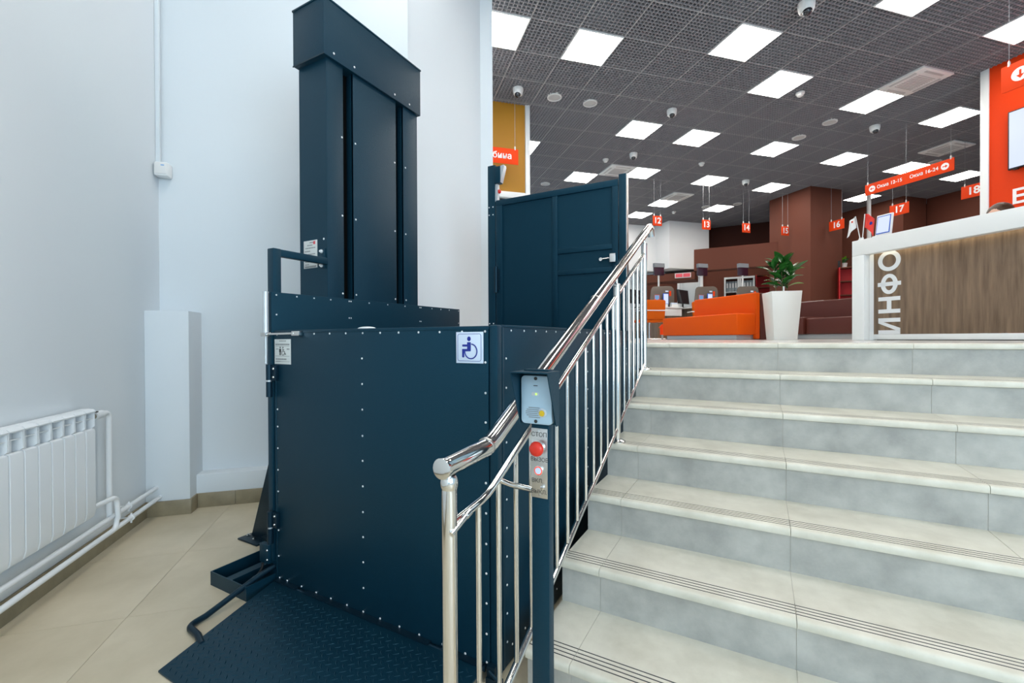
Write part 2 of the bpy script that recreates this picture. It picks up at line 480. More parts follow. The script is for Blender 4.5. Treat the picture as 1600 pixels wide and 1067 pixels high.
def dome(x, y, label, s=1.):
    x *= 1.019; y *= 1.019
    t = thing('dome_camera', label, 'camera', B(x, y, ZC), R45, 'white dome cameras on the ceiling')
    part('housing', MB().lathe([(.078*s, 0), (.078*s, -.035*s), (.066*s, -.085*s), (.05*s, -.10*s), (.04*s, -.095*s)], n=18), M['white_pl'], t)
    b = MB().ball((-.012, -.02, -.095*s), .045*s, 14)
    part('dome_glass', b, M['glass_dark'], t)
dome(4.41, 3.77, 'large white dome camera at the top edge of the picture', 1.1)
dome(4.41, 6.11, 'white dome camera in the middle of the lattice ceiling')
dome(4.72, 7.75, 'white dome camera just above the right part of the navy gate')
dome(8.1, 5.64, 'white dome camera left of the long two-arrow orange sign')
dome(8.02, 8.39, 'far white dome camera above orange sign 14')
dome(1.89, 6.19, 'white dome camera in front of the ochre portal')
def speaker(x, y, label):
    x *= 1.019; y *= 1.019
    t = thing('ceiling_speaker', label, 'loudspeaker', B(x, y, ZC), R45, 'round ceiling loudspeakers')
    part('ring', MB().lathe([(.112, .02), (.112, -.012), (.10, -.016), (.092, -.012), (.092, .0)], n=24), M['white_pl'], t)
    part('grille', MB().lathe([(.091, -.004), (.06, -.013), (.02, -.015)], n=20), M['grey_pl'], t)
speaker(2.48, 6.26, 'round ceiling loudspeaker left of a pair beside the ochre portal')
speaker(3.07, 6.27, 'round ceiling loudspeaker right of a pair near the ochre portal')
speaker(7.22, 5.74, 'round ceiling loudspeaker left of the dome camera on the right, nearer of two')
speaker(7.23, 6.33, 'round ceiling loudspeaker on the right, farther of two, next to a lit panel')
speaker(3.65, 9.81, 'round ceiling loudspeaker low above the left end of the navy gate')
speaker(10.95, 6.45, 'round ceiling loudspeaker just above the right end of the long orange sign')
speaker(8.55, 10.35, 'far round ceiling loudspeaker left of a pair between signs 12 and 13')
speaker(9.2, 9.9, 'far round ceiling loudspeaker right of a pair between signs 12 and 13')
def smoke(x, y, label):
    x *= 1.019; y *= 1.019
    t = thing('smoke_detector', label, 'smoke detector', B(x, y, ZC), R45, 'white smoke detectors')
    part('base', MB().lathe([(.06, 0), (.06, -.02), (.05, -.028)], n=16), M['white_pl'], t)
    part('head', MB().lathe([(.045, -.028), (.042, -.05), (.025, -.062), (.008, -.064)], n=16), M['white_pl'], t)
smoke(4.33, 8.15, 'white smoke detector in the middle of the ceiling above the navy gate')
smoke(6.34, 7.8, 'white smoke detector above the right post of the gate, over sign 13')
smoke(5.93, 5.17, 'white smoke detector beside the big lit panel near the cassette')
smoke(8.0, 11.0, 'far white smoke detector right of orange sign 12')

# ------------------------------------------------------------------ hanging signs
def hang_sign(name, x, y, z0, z1, wdt, facing, label, items, wires, cat='sign', grp=None):
    """local x runs along the sign (left to right as read), it faces local -y"""
    t = thing(name, label, cat, B(x, y, z0), R45+(0 if facing == 'y' else -PI/2), grp)
    h = z1-z0
    part('board', MB().box(-wdt/2, wdt/2, -.006, .006, 0, h), M['orange_sign'], t, .001)
    for wx in wires:
        part('wire', MB().cyl((wx, 0, h+.03), (wx, 0, ZC-z0), .0028, 6), M['wire'], t)
        part('clip', MB().lathe([(.012, h-.015), (.012, h+.03), (.006, h+.045)], (wx, 0, 0), 8), M['white_pl'], t)
    for (txt, tx, tz, sz) in items:
        text(txt, sz, M['whiteprint'], t, (tx, -.0068, tz), FACE_V, .0008, bold=sz*(.026 if txt.isdigit() else .014))
    return t
for n, bx, wh in (('12', 6.08, 'right above the end of the handrail'), ('13', 7.42, 'before the right end of the white bulkhead'), ('14', 8.59, 'before the dark brown back wall'), ('15', 9.80, 'before the left face of the brown column')):
    hang_sign('number_sign', bx, 8.97, 3.765, 3.995, .235, 'y', 'orange hanging sign with white number %s, %s' % (n, wh), [(n, 0, .115, .19)], (-.085, .085), grp='hanging orange number signs')
for n, by, wh in (('16', 8.18, 'at the right edge of the brown column'), ('17', 6.82, 'above the lit tablet on the desk'), ('18', 5.58, 'touching the white trim of the orange wall')):
    hang_sign('number_sign', 10.5, by, 3.765, 4.0, .37, 'x', 'orange hanging sign with white number %s, %s' % (n, wh), [(n, 0, .117, .19)], (-.13, .13), grp='hanging orange number signs')
hang_sign_t = hang_sign('direction_sign', 8.63, 5.5, 3.80, 4.0, 1.35, 'x', 'long orange hanging sign reading Окна 12-15 and Окна 16-24 with white arrows',
          [('Окна 12-15', -.262, .10, .082), ('Окна 16-24', .262, .10, .082)], (-.63, 0, .63))
def arrow_disc(parent, x, z, r, ang):
    d = link('arrow_disc', MB().lathe([(r, -.0085), (r, -.006)], (0, 0, 0), 20, ax='y').mesh('arrow_disc', M['whiteprint']), parent, (x, 0, z))
    a = MB().prism([(-.12*r, .6*r), (.12*r, .6*r), (.12*r, -.1*r), (.45*r, -.1*r), (0, -.65*r), (-.45*r, -.1*r), (-.12*r, -.1*r)], 'y', -.0095, -.0087)
    o = link('arrow', a.mesh('arrow', M['orange_sign']), d); o.rotation_euler = (0, ang, 0)
arrow_disc(hang_sign_t, -.55, .10, .055, PI/2)
arrow_disc(hang_sign_t, .555, .10, .055, -PI/2)
s3 = hang_sign('direction_sign', 6.3, 2.70, 3.745, 4.015, .84, 'x', 'orange hanging sign with a white down arrow, in front of the orange wall', [], (-.36, .36))
arrow_disc(s3, -.27, .135, .07, 0)
s4 = hang_sign('direction_sign', 1.52, 6.46, 3.80, 4.03, .90, 'y', 'orange hanging sign ending in бина before the ochre portal', [('Кабина', .12, .115, .13)], (-.40, .40))

# ------------------------------------------------------------------ RADIATOR and pipes (left wall)
rad = thing('radiator', 'white sectional radiator on the left wall above two pipes', 'radiator', B(WL, 2.762, Z0), R45)
zb, zt = .287-Z0, .838-Z0
W = .078
sec = MB()
sec.prism([(.072, zb), (.080, zb+.008), (.086, zb+.04), (.086, zt-.115), (.083, zt-.104), (.070, zt-.100), (.070, zb+.006)], 'y', -W+.0035, -.0035)
sec_front = sec.mesh('front_fin', M['radiator'], .0012, 1, ang=.35)
sb = MB()
sb.box(.030, .060, -W*.5-.014, -W*.5+.014, zb, zt-.02)
for yy in (-W+.002, -.005): sb.prism([(.018, zb+.01), (.068, zb+.01), (.072, zt-.10), (.084, zt-.09), (.084, zt-.012), (.018, zt-.012)], 'y', yy, yy+.003)
sec_body = sb.mesh('core', M['radiator'])
sl = MB().prism([(.030, zt-.060), (.078, zt-.052), (.078, zt-.047), (.030, zt-.055)], 'y', -W+.004, -.004)
sec_louvre = sl.mesh('louvre', M['radiator'])
cap = MB().prism([(.015, zt-.009), (.078, zt-.013), (.087, zt-.020), (.0885, zt-.014), (.078, zt-.004), (.055, zt), (.030, zt), (.015, zt-.003)], 'y', -W+.0015, -.0015)
sec_cap = cap.mesh('cap', M['radiator'])
for i in range(11):
    s = link('section', sec_body, rad, (0, -i*W, 0))
    link('front_fin', sec_front, s); link('louvre', sec_louvre, s); link('cap', sec_cap, s)
part('plug', MB().cyl((.048, -.002, zt-.05), (.048, .03, zt-.05), .017, 12), M['brass'], rad)
v = part('valve', MB().cyl((.048, .028, zt-.05), (.048, .06, zt-.05), .014, 12), M['brass'], rad)
part('handle', MB().box(.028, .072, .036, .052, zt-.028, zt-.022).cyl((.048, .044, zt-.04), (.048, .044, zt-.02), .006), M['black'], v)
part('union_sleeve', MB().cyl((.048, .058, zt-.05), (.048, .125, zt-.047), .021, 14), M['pipe'], rad)
pp = thing('heating_pipes', 'white heating pipes along the foot of the left wall with a riser', 'pipe', B(WL, 2.762, Z0), R45)
def arc(c, r, a0, a1, n, f):
    return [f(c[0]+r*math.cos(a0+(a1-a0)*i/n), c[1]+r*math.sin(a0+(a1-a0)*i/n)) for i in range(n+1)]
zl, zu = .152-Z0, .214-Z0
riser = [(.048, .12, zt-.047)]+arc((.155, zt-.082), .035, PI/2, 0, 6, lambda a, b: (.048, a, b))+[(.046, .19, zu)]
part('riser', MB().tube(riser, .0135, 12), M['pipe'], pp)
part('upper_pipe', MB().cyl((.058, -2.2, zu), (.058, .70, zu), .0128, 14), M['pipe'], pp)
part('lower_pipe', MB().cyl((.078, -2.2, zl), (.078, .70, zl), .0128, 14), M['pipe'], pp)
ret = [(.05, .0, zb+.028), (.055, .06, zb+.036)]+arc((.10, zb-.002), .045, PI/2, 0, 6, lambda a, b: (.085, a+.04, b))+[(.088, .188, zl+.06)]+arc((.145, zl+.045), .045, 0, -PI/2, 6, lambda a, b: (.08, a, b))+[(.078, .06, zl)]
part('return_bend', MB().tube(ret, .0128, 12), M['pipe'], pp)
for yy, zz, xx in ((.36, zu, .058), (.34, zl, .078)):
    part('bracket', MB().lathe([(.018, -.006), (.018, .006)], (xx, yy, zz), 14, ax='y').box(.0, xx, yy-.004, yy+.004, zz-.003, zz+.003).cyl((xx, yy, zz-.03), (xx, yy, zz+.025), .005, 8), M['pipe'], pp)

sn = thing('wall_sensor', 'small white sensor box in the corner under a white conduit', 'sensor', B(WL, WB, 2.30), R45)
part('housing', MB().box(.004, .088, -.085, -.004, 0, .095), M['white'], sn, .012)
part('front_cover', MB().box(.012, .084, -.091, -.085, .012, .088), M['white_pl'], sn, .003)
part('status_light', MB().box(.05, .07, -.0925, -.0905, .066, .072), M['poster_b'], sn)
part('conduit', MB().box(.001, .026, -.044, -.02, .094, 2.56), M['wall'], sn, .002)

# ------------------------------------------------------------------ WHEELCHAIR LIFT
lift = thing('wheelchair_lift', 'navy blue vertical wheelchair platform lift with tall mast and ramp plate', 'lift', (-1.4, 2.0, Z0))
LO = Vector((1.4, -2.0, -Z0))
def lp(name, mb, mt, parent=None, **k):
    o = part(name, mb, mt, parent or lift, **k)
    if parent is None: o.location = LO
    return o
def rivets(name, pts, ax, parent=None, r=.0042, s=-1):
    """domed rivet heads; ax = axis they stick out along, s = direction"""
    mb = MB()
    for p in pts:
        prof = [(r, 0), (r*.9, s*.0014), (r*.5, s*.0024), (r*.12, s*.0027)]
        mb.lathe(prof, p, 8, ax='x' if ax == 'x' else 'y')
    return lp(name, mb, M['rivet'], parent, stuff=True)
# mast
mast = lp('mast_housing', MB().box(-2.222, -2.06, 1.605, 2.31, .06, 2.68), M['navy_tex'])
a_ = MB().box(-2.222, -2.0, 1.600, 1.6035, .06, 2.68).box(-2.2225, -2.219, 1.600, 2.315, .06, 2.68).box(-2.222, -2.0, 2.3115, 2.315, .06, 2.68)
lp('side_cover', a_, M['navy'], mast)
for (v0, v1) in ((1.6036, 1.709), (1.776, 2.117), (2.181, 2.3114)):
    lp('front_cover', MB().box(-2.012, -2.0, v0, v1, .07, 2.68).box(-2.05, -2.0, v0 if v0 > 1.7 else v1-.003, (v0+.003) if v0 > 1.7 else v1, .07, 2.68), M['navy_tex'], mast, bev=.0015)
for (v0, v1) in ((1.709, 1.776), (2.117, 2.181)):
    lp('guide_slot', MB().box(-2.062, -2.056, v0-.003, v1+.003, .07, 2.68), M['slot'], mast)
cp = lp('mast_cap', MB().prism([(-2.232, 1.572), (-1.982, 1.572), (-1.982, 2.332), (-2.232, 2.332)], 'z', 2.675, 2.972), M['navy_tex'], bev=.002)
lp('lid', MB().box(-2.236, -1.978, 1.568, 2.336, 2.972, 2.982), M['navy'], cp, bev=.002)
lp('seam_strip', MB().box(-2.234, -1.981, 1.5705, 1.573, 2.672, 2.68), M['navy_dark'], cp)
rivets('rivets', [(-1.981, 1.635, 2.706), (-1.981, 1.773, 2.706), (-1.981, 2.09, 2.704), (-1.981, 2.223, 2.703)], 'x', cp, .0062, 1)
pts = []
for z in (2.29, 1.861, 1.434):
    pts += [(-2.0, v, z) for v in (1.70, 1.793, 2.105, 2.202)]
rivets('rivets', pts, 'x', mast, .0058, 1)
rivets('rivets', [(-2.027, 1.6, 1.718)], 'y', mast, .0062)
pl = lp('rating_plate', MB().box(-2.188, -2.078, 1.597, 1.5998, 1.57, 1.72), M['label'], bev=.0006)
pr = MB()
random.seed(3)
for (z, a, b) in ((1.708, .05, .08), (1.694, .03, .075), (1.679, .015, .09), (1.662, .01, .05), (1.645, .03, .095), (1.618, .01, .06), (1.604, .012, .08), (1.590, .012, .045), (1.580, .01, .1), (1.575, .01, .1)):
    x = a
    while x < b:
        d = random.uniform(.004, .011); pr.box(-2.188+x, -2.188+x+d, 1.5964, 1.597, z-.0028, z+.0028); x += d+.0025
lp('print', pr, M['greyprint'], pl, stuff=True)
lp('stamp', MB().box(-2.108, -2.092, 1.5964, 1.597, 1.697, 1.714), M['poster_p'], pl)
# left side panel of the platform
side = lp('platform_side_panel', MB().box(-2.014, -1.981, 1.275, 2.766, .15, 1.405), M['navy'], bev=.002)
rivets('rivets', [(-1.981, v, 1.392) for v in (1.30, 1.406, 1.503, 1.604, 1.725, 1.738, 1.87, 2.018, 2.17, 2.312, 2.325, 2.439, 2.538, 2.636, 2.752)]+[(-1.981, v, 1.30) for v in (1.30, 1.725, 1.738, 2.312, 2.325, 2.752)]
       + [(-1.981, 1.30, z) for z in (1.2, 1.1, 1.0)], 'x', side, .0042, 1)
arm = lp('gate_post', MB().box(-2.030, -1.984, 1.288, 1.328, Z0, 1.612), M['navy'], bev=.003)
lp('brace', MB().box(-2.022, -1.990, 1.328, 1.595, 1.578, 1.612), M['navy'], arm, bev=.003)
lp('brace_plate', MB().box(-2.052, -2.012, 1.594, 1.5998, 1.56, 1.665), M['navy'], arm, bev=.001)
lp('brace_bolt', MB().lathe([(.010, 1.594), (.010, 1.588), (.006, 1.588), (.006, 1.58)], (-2.036, 0, 1.651), 8, ax='y'), M['rivet'], arm)
lp('brace_bolt', MB().lathe([(.010, 1.594), (.010, 1.588), (.006, 1.588), (.006, 1.58)], (-2.036, 0, 1.576), 8, ax='y'), M['rivet'], arm)
# lower gate, hinged at the left
gate = lp('gate_panel', MB().box(-1.962, -.800, 1.28, 1.315, .055, 1.222), M['navy'], bev=.004)
lp('gate_edge', MB().box(-1.965, -.797, 1.278, 1.318, 1.212, 1.226).box(-1.967, -1.955, 1.2785, 1.318, .05, 1.212), M['navy'], gate, bev=.003)
fr = [(x, 1.28, 1.207) for x in (-1.688, -1.589, -1.491, -1.393, -1.297, -1.201, -1.103, -1.005, -.907, -.812)]
fr += [(-.811, 1.28, z) for z in (1.102, .998, .898, .794, .692, .589, .485, .384, .282, .178)]
fr += [(-1.398, 1.28, z) for z in (1.105, 1.002, .899, .793, .692, .589, .485, .384, .282, .178)]
fr += [(x, 1.28, .081) for x in (-1.942, -1.886, -1.786, -1.687, -1.593, -1.495, -1.40, -1.307, -1.206, -1.108, -1.0, -.9, -.811)]
fr += [(-1.948, 1.28, z) for z in (1.205, .86, .78, .68, .58, .48, .3, .18, 1.105)]
rivets('rivets', fr, 'y', gate, .0044)
for z in (.918, .238):
    h = lp('hinge', MB().cyl((-1.982, 1.262, z), (-1.982, 1.262, z+.07), .0135, 14).cyl((-1.982, 1.262, z+.078), (-1.982, 1.262, z+.15), .0135, 14), M['navy_dark'])
    lp('leaf', MB().box(-1.975, -1.938, 1.264, 1.280, z+.075, z+.145), M['navy_dark'], h, bev=.001)
    lp('washer', MB().cyl((-1.982, 1.262, z+.07), (-1.982, 1.262, z+.078), .010, 12), M['alu'], h)
    for q in (.092, .13): lp('screw', MB().ball((-1.952, 1.264, z+q), .0065, 8), M['steel'], h)
cl = lp('gate_closer', MB().cyl((-1.990, 1.253, 1.215), (-1.990, 1.253, 1.398), .0125, 16), M['alu'], label='light grey cylinder closer')
lp('end_cap', MB().lathe([(.0135, 1.398), (.0135, 1.404), (.006, 1.407)], (-1.99, 1.253, 0), 12), M['alu'], cl)
lp('collar', MB().box(-2.008, -1.972, 1.238, 1.268, 1.198, 1.215), M['steel'], cl, bev=.002)
lp('rod', MB().cyl((-1.994, 1.255, 1.072), (-1.994, 1.255, 1.2), .0055, 10), M['alu'], cl)
lp('closer_arm', MB().tube([(-1.975, 1.252, 1.208), (-1.80, 1.262, 1.210)], .0052, 10), M['steel'], cl)
lp('arm_shoe', MB().box(-1.815, -1.762, 1.258, 1.279, 1.199, 1.220), M['steel'], cl, bev=.002)
lp('lock_knob', MB().ball((-1.393, 1.30, 1.226), .05, 14, (1, .3, .16)), M['white'], gate, label='low white knob on the gate top')
ip = lp('instruction_plate', MB().box(-1.962, -1.846, 1.2765, 1.2795, 1.070, 1.184), M['label'], bev=.0005)
pr = MB()
for (z, a, b, hh) in ((1.176, .035, .08, .004), (1.160, .008, .108, .007), (1.139, .012, .022, .004), (1.139, .09, .108, .006), (1.093, .01, .08, .006), (1.083, .01, .045, .003)):
    x = a
    while x < b:
        d = random.uniform(.003, .008); pr.box(-1.962+x, -1.962+x+d, 1.2760, 1.2765, z-hh/2, z+hh/2); x += d+.0018
pr.box(-1.955, -1.853, 1.276, 1.2765, 1.1510, 1.1525).box(-1.955, -1.853, 1.276, 1.2765, 1.1065, 1.108).box(-1.955, -1.853, 1.276, 1.2765, 1.0815, 1.083)
lp('print', pr, M['greyprint'], ip, stuff=True)
cx, cz = -1.920, 1.110
pm = MB().ball((cx, 1.2765, cz+.036), .0042, 10, (1, .12, 1)).prism([(cx-.007, cz+.03), (cx+.007, cz+.03), (cx+.007, cz+.015), (cx+.004, cz+.015), (cx+.004, cz+.001), (cx-.004, cz+.001), (cx-.004, cz+.015), (cx-.007, cz+.015)], 'y', 1.2758, 1.2765)
lp('standing_figure', pm, M['print'], ip)
cx = -1.900
wm = MB().ball((cx, 1.2765, cz+.036), .0038, 10, (1, .12, 1))
wm.tube([(cx, 1.2763, cz+.031), (cx+.001, 1.2763, cz+.018), (cx+.012, 1.2763, cz+.018), (cx+.017, 1.2763, cz+.005), (cx+.022, 1.2763, cz+.007)], .0016, 6)
wm.tube([(cx+.001, 1.2763, cz+.025), (cx+.01, 1.2763, cz+.025)], .0013, 6)
wm.tube([(cx+.001+.0095*math.cos(a), 1.2763, cz+.0105+.0095*math.sin(a)) for a in [2.1+i*.35 for i in range(13)]], .0013, 6)
lp('wheelchair_figure', wm, M['print'], ip)
# accessibility sticker
def pt(px, pz): return (-.930+px*.112, 1.206-pz*.108)     # unit square -> gate plane
sk = lp('accessibility_sign', MB().box(-.930, -.818, 1.2768, 1.2798, 1.098, 1.206), M['sticker'], bev=.0006)
bd = []
for (qx, qz, a0) in ((.88, .11, 0), (.12, .11, 0), (.12, .91, 0), (.88, .91, 0)): bd.append(pt(qx, qz))
def rrect(x0, x1, z0, z1, r, n=5):
    o = []
    for (cx_, cz_, a0) in ((x1-r, z1-r, 0), (x0+r, z1-r, PI/2), (x0+r, z0+r, PI), (x1-r, z0+r, 1.5*PI)):
        o += [(cx_+r*math.cos(a0+PI/2*i/n), cz_+r*math.sin(a0+PI/2*i/n)) for i in range(n+1)]
    return o
(ax0, az1), (ax1, az0) = pt(.06, .065), pt(.93, .93)
ring = rrect(ax0, ax1, az0, az1, .008); ring.append(ring[0])
lp('border_line', MB().tube([(a, 1.2767, b) for a, b in ring], .0008, 6, cap=False), M['blue'], sk)
fg = MB()
c0 = pt(.485, .22); fg.ball((c0[0], 1.2767, c0[1]), .0082, 16, (.94, .1, 1.0))
def poly(mb, ps, y0=1.2760, y1=1.2767): mb.prism([pt(*p) for p in ps], 'y', y0, y1)
poly(fg, [(.42, .34), (.43, .325), (.54, .325), (.555, .34), (.555, .60), (.54, .62), (.42, .62)])
poly(fg, [(.25, .40), (.42, .40), (.42, .47), (.25, .47), (.235, .455), (.235, .415)])
poly(fg, [(.23, .545), (.43, .545), (.43, .62), (.31, .62), (.31, .80), (.29, .82), (.25, .82), (.23, .80)])
arcp = [pt(.555+.225*math.cos(a), .62+.235*math.sin(a)) for a in [-1.45+i*.27 for i in range(18)]]
fg.tube([(a, 1.2766, b) for a, b in arcp], .0022, 8)
lp('wheelchair_symbol', fg, M['blue'], sk, label='dark blue wheelchair symbol')
# right-hand corner post and the long side panel along the stairs
lp('corner_post', MB().box(-.797, -.766, 1.282, 1.315, .04, 1.228), M['navy'], bev=.004)
sp = lp('enclosure_side_panel', MB().box(-.800, -.772, 1.315, 2.982, .035, 1.224), M['navy'], bev=.002)
lp('panel_edge', MB().box(-.803, -.769, 1.316, 2.982, 1.222, 1.230).box(-.7725, -.768, 1.32, 1.332, .04, 1.222), M['navy'], sp, bev=.001)
rv = [(-.772, 1.39+.1*i, 1.211) for i in range(16)]+[(-.772, 1.303+.05, z) for z in (1.113, 1.011, .92, .82, .72, .62, .52, .42, .32, .22, .12)]
rv += [(-.772, 1.39+.1*i, .09) for i in range(16)]+[(-.772, 2.2, z) for z in (1.113, 1.011, .92, .82, .72, .62, .52, .42, .32, .22)]+[(-.772, 2.97, z) for z in (1.113, 1.011, .92, .82, .72, .62, .52, .42, .32, .22)]
rivets('rivets', rv, 'x', sp, .0042, 1)
lp('platform_floor', MB().box(-1.98, -.805, 1.33, 2.78, .06, .10), M['navy_dark'], bev=.003)
# ramp plate with raised lozenges
rp = link('ramp_plate', None, lift); rp.location = LO
zhi, zlo = .072, .036
pl = MB().prism([(1.262, zhi), (.753, zlo), (.752, zlo-.006), (1.262, zhi-.008)], 'x', -1.90, -.815)
for i, vtx in enumerate(pl.v):      # the free edge is a little narrower
    if vtx[1] < 1: pl.v[i] = (vtx[0]+(.075 if vtx[0] < -1.5 else 0), vtx[1], vtx[2])
    elif vtx[0] < -1.5: pl.v[i] = (-1.955, vtx[1], vtx[2])
part('plate', pl, M['navy'], rp, bev=.001)
tr = MB()
sl_ = (zhi-zlo)/(1.262-.753)
row = 0
v = .775
while v < 1.245:
    u = -1.90+(.018 if row % 2 else 0)
    while u < -.83:
        edge = -1.955+(.075+.055)*(1.262-v)/.509-.02
        if u > edge+.03:
            a = math.radians(40 if (row % 2) else -40)
            L, Wd, H = .0125, .0030, .0014
            z = zlo+(v-.753)*sl_
            ca, sa = math.cos(a), math.sin(a)
            def q(x, y, h): return (u+x*ca-y*sa, v+x*sa+y*ca, z+(x*sa+y*ca)*sl_+h)
            tr.add([q(-L, 0, 0), q(0, -Wd, 0), q(L, 0, 0), q(0, Wd, 0), q(-L*.45, 0, H), q(L*.45, 0, H)],
                   [(0, 1, 4), (1, 5, 4), (1, 2, 5), (2, 3, 5), (3, 4, 5), (3, 0, 4)])
        u += .036
    v += .0175; row += 1
part('tread_pattern', tr, M['navy'], rp, stuff=True, smooth=False)
hb = lp('ramp_hinge', MB().cyl((-1.955, 1.268, .066), (-.81, 1.268, .066), .009, 12), M['navy_dark'])
for (a, b) in ((-1.95, -1.80), (-1.74, -1.05), (-.98, -.82)): lp('hinge_leaf', MB().box(a, b, 1.255, 1.279, .074, .078), M['navy_dark'], hb)
gb = [(-1.99, 1.285, .12), (-2.0, 1.20, .10), (-2.0, 1.06, .06), (-1.995, .99, .045)]+[(-1.96-.035*math.cos(t), .96-.04*math.sin(t), .042) for t in (0.2, .6, 1.0, 1.4)]+[(-1.90, .915, .040), (-1.83, .895, .038)]
lp('guard_bar', MB().tube(gb, .0125, 12), M['navy_dark'])
jb = lp('junction_box', MB().box(-2.068, -2.0, 1.262, 1.287, .135, .222), M['navy'], bev=.002)
for z in (.2, .155): lp('screw', MB().ball((-2.006, 1.262, z), .006, 8), M['steel'], jb)
cab = [(-2.03+.018*math.sin(i*.16)-.02*(i/30), 1.255-.10*(i/30)**1.2, .138-.10*(i/30)) for i in range(31)]
cm = MB().tube(cab, .0042, 8)
for i in range(0, 31): cm.lathe([(.0064, -.0012), (.0064, .0012)], cab[i], 8)
lp('cable', cm, M['black'])
# floor frame of the lift
tr = lp('base_tray', MB().box(-2.262, -2.257, 1.145, 2.75, Z0, .092).box(-2.257, -1.975, 1.145, 1.150, Z0, .092).box(-1.98, -1.975, 1.15, 1.30, Z0, .092), M['navy'])
lp('tray_floor', MB().box(-2.257, -1.98, 1.150, 2.7, Z0, Z0+.004), M['navy_dark'], tr)
lp('cross_channel', MB().box(-2.17, -2.165, 1.152, 2.4, Z0+.004, .075).box(-2.165, -2.13, 1.152, 2.4, .070, .075).box(-2.13, -2.125, 1.152, 2.4, Z0+.004, .075), M['navy'], tr)
fb = lp('foot_bracket', MB().box(-2.635, -2.45, 1.48, 1.59, Z0, Z0+.010), M['navy_dark'], bev=.002)
lp('gusset', MB().prism([(-2.605, Z0+.01), (-2.225, Z0+.01), (-2.225, .92), (-2.27, .92), (-2.525, .25)], 'y', 1.545, 1.557), M['navy_dark'], fb)
lp('arm', MB().box(-2.47, -2.222, 1.52, 1.61, Z0+.001, Z0+.04), M['navy_dark'], fb)
for (a, b) in ((-2.605, 1.525), (-2.53, 1.515)): lp('bolt', MB().lathe([(.011, 0), (.011, .007), (.006, .007), (.006, .014)], (a, b, Z0+.01), 8), M['steel'], fb)
lp('corner_bracket', MB().box(-.80, -.745, 1.255, 1.278, .03, .05).box(-.80, -.77, 1.262, 1.282, .05, .085).cyl((-.79, 1.262, .07), (-.755, 1.255, .055), .006), M['navy_dark'])

# ------------------------------------------------------------------ UPPER GATE on the landing
ug = thing('landing_gate', 'navy blue steel gate with recessed panels at the top landing, seen behind the lift', 'gate', (-1.3, 3.0, F))
UO = Vector((1.3, -3.0, -F))
def gp(name, mb, mt, parent=None, **k):
    o = part(name, mb, mt, parent or ug, **k)
    if parent is None: o.location = UO
    return o
gpost = gp('hinge_post', MB().box(-1.862, -1.797, 2.985, 3.03, .03+F-1.1, 2.535), M['navy'], bev=.002)
mbr = MB()
for z in (2.21, 2.15, 1.30): 
    for x in (-1.85, -1.815): mbr.lathe([(.0055, 2.985), (.003, 2.982)], (x, 0, z), 8, ax='y')
gp('rivets', mbr, M['rivet'], gpost, stuff=True)
gp('latch_bracket', MB().box(-1.797, -1.745, 2.975, 3.02, 2.385, 2.515), M['navy'], gpost, bev=.002)
gp('sensor_plate', MB().prism([(-1.744, 2.39), (-1.712, 2.505), (-1.716, 2.52), (-1.744, 2.515)], 'y', 2.98, 3.02).box(-1.797, -1.776, 2.99, 3.02, 2.25, 2.385), M['alu'], gpost)
gp('red_knob', MB().ball((-1.772, 3.01, 2.33), .016, 10), M['red'], gpost, label='small red knob')
gp('hinge', MB().cyl((-1.785, 2.975, 1.54), (-1.785, 2.975, 1.74), .014, 12).box(-1.785, -1.755, 2.975, 2.985, 1.56, 1.72), M['navy_dark'], gpost)
leaf = gp('gate_leaf', MB().box(-1.765, -.835, 2.998, 3.006, F+.03, 2.24), M['navy'], label='single swinging leaf')
lf = MB()
for bxx in ((-1.79, -1.735, F+.02, 2.255), (-.862, -.832, F+.02, 2.255)): lf.box(bxx[0], bxx[1], 2.985, 3.012, bxx[2], bxx[3])
gp('stile', MB().box(-1.79, -1.735, 2.985, 3.012, F+.02, 2.212), M['navy'], leaf, bev=.002)
gp('stile', MB().box(-.872, -.830, 2.985, 3.012, F+.02, 2.212), M['navy'], leaf, bev=.002)
gp('stile', MB().box(-1.313, -1.273, 2.986, 3.01, F+.06, 2.212), M['navy'], leaf, bev=.002)
gp('rail', MB().box(-1.79, -.830, 2.985, 3.012, 2.212, 2.256), M['navy'], leaf, bev=.002)
gp('rail', MB().box(-1.79, -.830, 2.985, 3.012, F+.02, F+.06), M['navy'], leaf, bev=.002)
gp('rail', MB().box(-1.273, -.872, 2.986, 3.01, 1.79, 1.825), M['navy'], leaf, bev=.002)
gp('rail', MB().box(-1.273, -.872, 2.986, 3.01, 1.635, 1.67), M['navy'], leaf, bev=.002)
lk = gp('lock', MB().box(-.885, -.842, 2.962, 2.985, 1.695, 1.755), M['steel'], bev=.003)
gp('latch_bar', MB().cyl((-.945, 2.972, 1.722), (-.885, 2.972, 1.726), .006, 10).cyl((-.945, 2.965, 1.722), (-.945, 2.999, 1.722), .012, 12), M['steel'], lk)
rpst = gp('latch_post', MB().box(-.825, -.776, 2.985, 3.035, F-.05, 2.286), M['navy'], bev=.002)
gp('lit_side', MB().box(-.776, -.771, 2.988, 3.033, F+.02, 2.284), M['brushed'], rpst)  # pale metal sheet standing in for the light on the post's side

